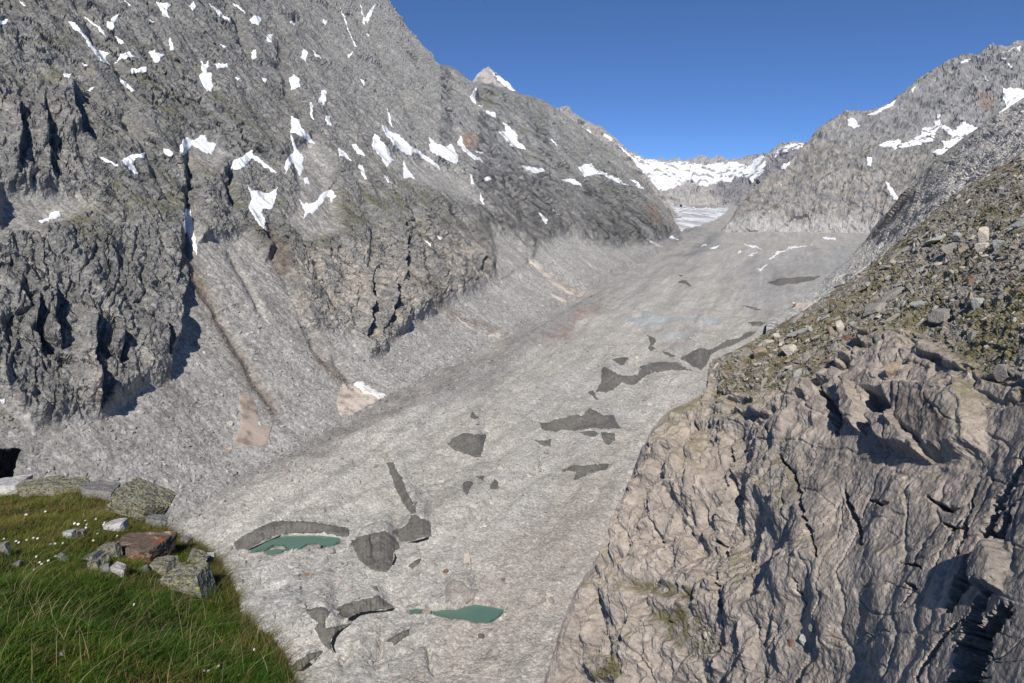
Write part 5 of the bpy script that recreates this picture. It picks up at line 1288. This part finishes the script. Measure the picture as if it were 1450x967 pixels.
for a in [
 (1392, 337, 17, 26, "cliff", T_PALE, "pale upright boulder on the upper slope, black shadow at its left", 11, 0.2),
 (1391, 354, 26, 17, "cliff", T_PALE, "cream blocky boulder just below the pale upright one", 12, 0.1),
 (1357, 335, 18, 10, "cliff", T_BLUE, "flat bluish boulder left of the pale upright one", 13, -0.1),
 (1345, 354, 20, 15, "cliff", T_GREY, "split grey boulder with a dark left face on the upper slope", 14, 0.5),
 (1416, 346, 20, 12, "cliff", T_BLUE, "wedge shaped light grey boulder right of the cream block", 15, 0.3),
 (1384, 432, 19, 17, "cliff", T_BLUE, "square light grey block sitting alone on dark turf", 16, 0.1),
 (1375, 400, 16, 10, "cliff", T_RED, "dull red boulder on turf below the rusty rock rib", 17, 0.1),
 (1080, 500, 28, 16, "cliff", T_TAN, "brown slab boulder with a black overhung front near the slope corner", 18, 0.35),
 (1121, 498, 30, 15, "cliff", T_PALE, "cream rounded boulder right of the brown slab", 19, 0.35),
 (1238, 438, 38, 9, "cliff", T_GREY, "long thin tilted slab in the middle of the near slope", 20, 0.62),
 (1190, 464, 15, 16, "cliff", T_PALE, "white pointed boulder in the middle of the near slope", 21, 0.5),
 (1177, 471, 13, 14, "cliff", T_TAN, "orange tan boulder touching the white pointed one", 22, 0.1),
 (1199, 479, 14, 9, "cliff", T_RED, "dark rusty boulder right of the white pointed one", 23, 0.1),
 (1097, 457, 14, 5, "cliff", T_RED, "dark red slab on the slope's skyline against the glacier", 24, 0.05),
 (1137, 446, 5, 4, "cliff", T_RED, "little orange boulder on the slope's skyline", 25, 0.1),
 (1179, 428, 9, 6, "cliff", T_RED, "rust brown boulder on the skyline higher up the slope", 26, 0.3),
 (1100, 477, 10, 9, "cliff", T_PALE, "small cream boulder under the dark red slab", 27, 0.1),
 (1120, 911, 10, 10, "cliff", T_RED, "orange boulder at the left of the little rock pile on the cliff", 28, 0.1),
 (1139, 906, 18, 16, "cliff", T_BLUE, "largest light grey boulder of the little rock pile on the cliff", 29, 0.2),
 (1160, 908, 13, 13, "cliff", T_GREY, "grey boulder at the right of the little rock pile on the cliff", 30, 0.2),
 (1152, 891, 12, 11, "cliff", T_GREY, "grey boulder at the top of the little rock pile on the cliff", 31, 0.5),
 (1265, 525, 26, 20, "cliff", T_TAN, "brown block standing alone at the cliff brow", 32, 0.3),
 (1335, 450, 36, 18, "cliff", T_GREY, "low wide grey block at the foot of the turf slope", 33, 0.15),
 (1420, 530, 28, 22, "cliff", T_GREY, "dull grey block near the right edge at the cliff brow", 34, 0.1),
 (660, 793, 13, 16, "glacier", T_PALE, "largest pale boulder on the glacier rubble", 35, 0.1),
 (631, 810, 9, 6, "glacier", T_RED, "orange boulder on the glacier below the large pale one", 36, 0.1),
 (712, 821, 6, 5, "glacier", T_DARK, "dark grey boulder right of the orange one on the glacier", 37, 0.1),
 (682, 901, 10, 8, "glacier", T_DARK, "blue black boulder below the tapering pond", 38, 0.1),
 (874, 722, 9, 5, "glacier", T_RED, "brown boulder on the glacier beside the cliff edge", 39, 0.1),
 (290, 500, 7, 5, "left", T_PALE, "whitish boulder alone in the middle of the left scree", 40, 0.1),
 (326, 600, 9, 6, "left", T_PALE, "whitish boulder left of the muddy avalanche snow", 41, 0.1)]:
    boulder(*a)

# ------------------------------------------------------------------ the ledge: rocks, grass, flowers
LY = lin(150, 148, 92)
K_LICH = tone_mat("lichen_rock", lin(108, 106, 100), 0.35, LY); K_GREY = tone_mat("ledge_grey_rock", lin(122, 122, 120), 0.35); K_PALE = tone_mat("ledge_pale_rock", lin(172, 172, 170), 0.35)
K_RUST = tone_mat("rusty_slab", lin(102, 88, 78), 0.3, None, True); K_BLACK = tone_mat("shaded_rock", lin(40, 39, 38), 0.5)  # shaded_rock: its shade is put into a near-black base colour
K_LICH2 = tone_mat("old_lichen_rock", lin(120, 116, 106), 0.4, lin(140, 138, 92))
for a in [
 ((16, 693, 62, 22), K_PALE, "pale smooth rock at the left end of the outcrop behind the grass", 61, 0.1),
 ((58, 694, 66, 22), K_LICH2, "low lichened rock on the left skyline of the grass ledge", 62, 0.06),
 ((104, 692, 58, 20), K_LICH2, "low lichened rock in the middle of the ledge skyline", 62 + 40, -0.08),
 ((146, 700, 56, 20), K_GREY, "brownish grey rock between the middle skyline rock and the overhung boulder", 63, -0.1),
 ((197, 720, 80, 46), K_LICH, "large lichened boulder with a black overhang at the ledge corner", 64, -0.45),
 ((222, 741, 30, 16), K_GREY, "dark rock tucked under the overhung boulder", 65, -0.3),
 ((165, 746, 34, 14), K_PALE, "pale wedge stone lying alone on the grass", 66, 0.2),
 ((99, 758, 17, 11), K_PALE, "small white speckled stone beside a grey one on the grass", 67, 0.1),
 ((116, 757, 16, 12), K_GREY, "small grey stone right of the white speckled one", 68, 0.1),
 ((88, 790, 12, 12), K_GREY, "little upright grey stone alone on the open grass", 69, 0.7),
 ((204, 783, 84, 30), K_RUST, "rust and white banded slab at the heart of the rock cluster", 70, 0.03),
 ((155, 781, 30, 18), K_LICH, "yellow lichened stone behind the left end of the rusty slab", 71, 0.2),
 ((128, 790, 30, 8), K_GREY, "thin grey slab at the far left of the rock cluster", 72, 0.35),
 ((140, 793, 30, 9), K_LICH2, "thin lichened slab under the yellow lichened stone", 73, 0.3),
 ((136, 802, 20, 15), K_LICH2, "round grey green stone at the lower left of the cluster", 74, 0.1),
 ((150, 806, 15, 12), K_GREY, "small grey stone between the round stone and the pale slab", 75, 0.2),
 ((167, 809, 24, 15), K_PALE, "pale tilted slab below the rusty slab", 76, -0.3),
 ((206, 807, 12, 10), K_GREY, "small grey wedge stone left of the brown block", 77, 0.4),
 ((230, 805, 44, 19), K_LICH2, "brown rectangular block under the rusty slab", 78, 0.0),
 ((255, 808, 18, 16), K_LICH, "dark lichened stone at the right end of the brown block", 79, -0.1),
 ((267, 828, 60, 36), K_LICH, "big yellow lichened boulder at the bottom of the cluster", 80, 0.12),
 ((229, 826, 18, 8), K_GREY, "thin grey slab peeping from under the big lichened boulder", 81, 0.2),
 ((278, 794, 32, 20), K_LICH2, "grey brown stone behind the tuft at the cluster's right end", 82, -0.3),
 ((299, 793, 16, 17), K_PALE, "white and black speckled stone on the edge of the drop", 83, 0.1),
 ((263, 768, 17, 12), K_GREY, "dark stone on the ledge rim above the rusty slab", 84, -0.2),
 ((194, 769, 18, 7), K_GREY, "flat grey stone behind the rusty slab", 85, 0.1),
 ((4, 779, 22, 16), K_GREY, "grey stone in a black hollow at the left edge", 86, 0.2),
 ((25, 800, 14, 8), K_GREY, "small half buried stone in grass below the black hollow", 87, 0.2),
 ((90, 926, 9, 8), K_GREY, "tiny brown grey stone deep in the lower grass", 88, 0.2)]:
    (u, v, w, h), mt, lab, sd, lean = a
    boulder(u, v, w, h, "turf", mt, lab, sd, lean, name="rock", cat="rock", flat=0.5, deep=0.8, sub=4, cuts=6)
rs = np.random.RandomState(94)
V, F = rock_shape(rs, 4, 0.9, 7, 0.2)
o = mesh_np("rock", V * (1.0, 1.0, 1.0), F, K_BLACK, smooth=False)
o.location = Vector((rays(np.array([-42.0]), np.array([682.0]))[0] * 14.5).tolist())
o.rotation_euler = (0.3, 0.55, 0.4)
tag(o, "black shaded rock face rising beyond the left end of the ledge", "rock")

M_GRASS = bpy.data.materials.new("grass_blades"); M_GRASS.use_nodes = True
nt = M_GRASS.node_tree; bs = nt.nodes["Principled BSDF"]; at = nt.nodes.new("ShaderNodeAttribute"); at.attribute_name = "col"
nt.links.new(at.outputs["Color"], bs.inputs["Base Color"]); bs.inputs["Roughness"].default_value = 0.6; bs.inputs["Specular IOR Level"].default_value = 0.25
tr = nt.nodes.new("ShaderNodeBsdfTranslucent"); nt.links.new(at.outputs["Color"], tr.inputs[0])
mx = nt.nodes.new("ShaderNodeMixShader"); mx.inputs[0].default_value = 0.3
nt.links.new(bs.outputs[0], mx.inputs[1]); nt.links.new(tr.outputs[0], mx.inputs[2]); nt.links.new(mx.outputs[0], nt.nodes["Material Output"].inputs[0])

E = EP.reshape(-1, 3); eu, ev = project(E)
earea = np.linalg.norm(np.cross(np.gradient(EP, axis=1), np.gradient(EP, axis=0)), axis=-1).ravel()
ok = np.nonzero((eu > -160) & (eu < 440) & (ev > 660) & (ev < 1060))[0]
eg1 = np.gradient(EP, axis=1).reshape(-1, 3); eg2 = np.gradient(EP, axis=0).reshape(-1, 3)
def blades(name, n, hmin, hmax, width, lean, cols, seed, wfun, lab, segs=3):
    rs = np.random.RandomState(seed)
    w = earea[ok] ** 0.75 * wfun(E[ok], eu[ok], ev[ok]); i = rs.choice(ok, n, p=w / w.sum())
    B = E[i] + eg1[i] * rs.uniform(-0.5, 0.5, (n, 1)) + eg2[i] * rs.uniform(-0.5, 0.5, (n, 1))
    clump = fbm(np.stack([B[:, 0] / 0.35, B[:, 1] / 0.35, np.zeros(n)], 1), 3)
    H = rs.uniform(hmin, hmax, n) * (1 + 0.7 * clump)
    th = rs.uniform(0, 6.283, n); bend = lean * rs.uniform(0.3, 1.3, n)
    wind = np.array((0.55, 0.15))
    dx = np.cos(th) + wind[0]; dy = np.sin(th) + wind[1]
    wd = width * rs.uniform(0.6, 1.3, n)
    pa = rs.uniform(0, 6.283, n)
    sx, sy = np.cos(pa), np.sin(pa)
    V = np.zeros((n, segs + 1, 2, 3))
    for k in range(segs + 1):
        t = k / segs
        c = np.stack([B[:, 0] + dx * bend * H * t ** 1.8, B[:, 1] + dy * bend * H * t ** 1.8, B[:, 2] + H * (t - 0.35 * bend * t * t) - 0.01], 1)
        ww = wd * (1 - t) ** 0.7 + 0.0004
        o2 = np.stack([sx * ww, sy * ww, np.zeros(n)], 1) * 0.5
        V[:, k, 0] = c - o2; V[:, k, 1] = c + o2
    base = (np.arange(n) * (segs + 1) * 2)[:, None, None]
    q = np.array([[2 * k, 2 * k + 1, 2 * k + 3, 2 * k + 2] for k in range(segs)])[None]
    C = cols(B, eu[i], ev[i], clump, rs)
    o = mesh_np(name, V.reshape(-1, 3), (base + q).reshape(-1, 4), M_GRASS, col=np.repeat(C, (segs + 1) * 2, 0), smooth=True)
    return tag(o, lab, "grass", kind="stuff")
def green(B, u, v, cl, rs):
    n = len(B)
    g1 = fbm(np.stack([B[:, 0] / 0.7, B[:, 1] / 0.7, np.zeros(n) + 3], 1), 3)
    up = sstep(850, 720, v)
    c = mix(lin(52, 86, 16) * np.ones((n, 3)), lin(112, 118, 46), np.clip(rs.rand(n) * 0.4 + 0.45 * up + 0.5 * g1 - 0.05, 0, 1)[:, None])
    g2 = fbm(np.stack([B[:, 0] / 0.16, B[:, 1] / 0.16, np.zeros(n) + 9], 1), 3)
    c *= (1 + 0.7 * g2)[:, None]
    dry = (rs.rand(n) < np.clip(0.04 + 0.30 * up + 0.9 * np.maximum(g1 - 0.08, 0), 0, 0.8))
    c[dry] = mix(lin(138, 116, 78), lin(120, 88, 58), rs.rand(dry.sum())[:, None])
    return c * rs.uniform(0.85, 1.4, (n, 1))
rockz = [(204,783,46,16),(267,828,30,17),(155,781,16,9),(230,805,22,9),(196,722,40,18),(165,746,16,5),(136,800,22,9),(165,808,14,8)]
def wgt(P, u, v):
    w = np.exp(1.0 * fbm(np.stack([P[:, 0] / 0.5, P[:, 1] / 0.5, np.zeros(len(P))], 1), 3))
    for a, b, x, y in rockz: w = w * np.where(((u - a) / x) ** 2 + ((v - b) / y) ** 2 < 1, 0.04, 1)
    return w
blades("grass", 150000, 0.022, 0.085, 0.0042, 0.8, green, 21, wgt, "green alpine grass covering the near ledge")
def straw(B, u, v, cl, rs): return lin(160, 148, 108) * rs.uniform(0.7, 1.15, (len(B), 1))
def wst(P, u, v):
    w = 0.25 + 0 * u
    for a, b, x, y in [(60,880,40,40),(215,870,60,30),(270,930,70,45),(115,720,25,25),(70,935,60,30),(20,850,30,40),(140,700,60,14)]: w = w + 2.2 * np.exp(-((u - a) / x) ** 2 - ((v - b) / y) ** 2)
    return w * wgt(P, u, v)
def wrim(P, u, v):
    d, _, _ = line_sd([(225,735),(262,764),(308,800),(332,840),(342,872),(385,905),(408,945),(425,1000)], u, v)
    return np.exp(-(d / 12) ** 2) * (0.3 + np.exp(2.5 * fbm(np.stack([P[:, 0] / 0.3, P[:, 1] / 0.3, np.zeros(len(P))], 1), 2))) * wgt(P, u, v) + 1e-6
def rimc(B, u, v, cl, rs): return mix(lin(88, 96, 44) * np.ones((len(B), 3)), lin(136, 118, 78), rs.rand(len(B), 1)) * rs.uniform(0.6, 1.1, (len(B), 1))
blades("grass", 5000, 0.05, 0.15, 0.004, 1.1, rimc, 23, wrim, "brownish tufts hanging over the ragged rim of the ledge")
blades("grass", 1100, 0.09, 0.25, 0.0026, 0.95, straw, 22, wst, "long dry straw coloured stalks leaning over the green grass", 5)

M_PETAL = bpy.data.materials.new("petal_white"); M_PETAL.use_nodes = True; M_PETAL.node_tree.nodes["Principled BSDF"].inputs["Base Color"].default_value = (0.82, 0.82, 0.80, 1)
M_YEL = bpy.data.materials.new("petal_yellow"); M_YEL.use_nodes = True; M_YEL.node_tree.nodes["Principled BSDF"].inputs["Base Color"].default_value = (0.75, 0.5, 0.03, 1)
M_STEM = bpy.data.materials.new("flower_stem"); M_STEM.use_nodes = True; M_STEM.node_tree.nodes["Principled BSDF"].inputs["Base Color"].default_value = (0.06, 0.09, 0.02, 1)
def flower_mesh(mat, nm):
    V, F = [], []
    for k in range(7):
        a = 6.283 * k / 7; b = 0.42
        c0 = (0.25 * math.cos(a), 0.25 * math.sin(a), 0.12); c1 = (0.75 * math.cos(a - b), 0.75 * math.sin(a - b), 0.2); c2 = (1.05 * math.cos(a), 1.05 * math.sin(a), 0.1); c3 = (0.75 * math.cos(a + b), 0.75 * math.sin(a + b), 0.2)
        o = len(V); V += [c0, c1, c2, c3]; F.append((o, o + 1, o + 2, o + 3))
    V2, F2 = ICO[1]; o = len(V); V += [(0.42 * x, 0.42 * y, 0.3 * z + 0.2) for x, y, z in V2]
    me = bpy.data.meshes.new(nm)
    so = len(V)
    for k in range(4): V += [(0.07 * math.cos(1.57 * k), 0.07 * math.sin(1.57 * k), 0.0), (0.07 * math.cos(1.57 * k) + 0.3, 0.07 * math.sin(1.57 * k), -4.0)]
    FF = [tuple(f) for f in F] + [tuple(int(x) + o for x in f) for f in F2]
    nf = len(FF)
    FF += [(so + 2 * k, so + 2 * k + 1, so + 2 * ((k + 1) % 4) + 1, so + 2 * ((k + 1) % 4)) for k in range(4)]
    me.from_pydata(V, [], FF); me.materials.append(mat); me.materials.append(M_STEM)
    for f in range(nf, len(FF)): me.polygons[f].material_index = 1
    return me
FW = flower_mesh(M_PETAL, "flower"); FY = flower_mesh(M_YEL, "flower")
fl = [(x / 5.577, 670 + y / 5.577, 0) for x, y in [(205,328),(358,303),(588,397),(617,403),(672,375),(678,430),(685,405),(757,362),(820,405),(825,388),(770,478),(925,495),(735,532),(30,520),(262,512),(297,515),(127,538),(148,548),(210,527),(398,560),(432,557),(495,552),(286,658),(312,703),(328,717),(381,690),(440,655),(266,763)]]
fl += [(x / 3.452, 820 + y / 3.452, 0) for x, y in [(655,124),(372,258),(965,360),(930,340),(1068,425),(998,447),(1018,450),(1168,468),(1243,345)]] + [(278,804,0),(284,803,0),(279,800,0)]
fl += [(x / 3.452, 820 + y / 3.452, 1) for x, y in [(1055,432),(1143,380)]]
for k, (u, v, y) in enumerate(fl):
    d = cast(BVH["turf"], np.array([u]), np.array([v + 3.0]))[0]
    if np.isnan(d): continue
    P = rays(np.array([u]), np.array([v]))[0] * (d - 0.03)
    o = bpy.data.objects.new("flower", FY if y else FW); COL.objects.link(o)
    s = 1.75 / FPX * d * RS.uniform(0.85, 1.2)
    o.scale = (s, s, s); o.location = Vector(P.tolist())
    o.rotation_euler = (0.5 + RS.uniform(-0.2, 0.3), RS.uniform(-0.3, 0.3), RS.uniform(-0.5, 0.5))
    if y: tag(o, "tiny yellow flower low on the right of the grass ledge", "flower", "yellow flowers in the grass")
    else: tag(o, "small white daisy like flower dotted in the green grass", "flower", "white flowers in the grass")

# ------------------------------------------------------------------ thin mountain air
mz = []
for o in SC.objects:
    if o.type == 'MESH':
        mz += [(o.matrix_world @ Vector(c))[:] for c in o.bound_box] if len(o.data.vertices) > 20000 else []
mz = np.array(mz); lo = mz.min(0) - 60; hi = mz.max(0) + 60
lo[2] = mz[:, 2].min() - 1
M_AIR = bpy.data.materials.new("thin_air"); M_AIR.use_nodes = True
nt = M_AIR.node_tree; nt.nodes.remove(nt.nodes["Principled BSDF"])
pv = nt.nodes.new("ShaderNodeVolumePrincipled"); pv.inputs["Color"].default_value = (0.30, 0.60, 1.0, 1); pv.inputs["Density"].default_value = 1.3e-5; pv.inputs["Anisotropy"].default_value = 0.0
nt.links.new(pv.outputs[0], nt.nodes["Material Output"].inputs["Volume"])
V = [(x, y, z) for x in (lo[0], hi[0]) for y in (min(lo[1], -60), hi[1]) for z in (lo[2], hi[2])]
F = [(0, 1, 3, 2), (4, 6, 7, 5), (0, 4, 5, 1), (2, 3, 7, 6), (0, 2, 6, 4), (1, 5, 7, 3)]
hz = mesh_np("haze", V, F, M_AIR, smooth=False)
tag(hz, "thin bluish mountain air filling the valley", "haze", kind="stuff")
print("HAZE", lo, hi)
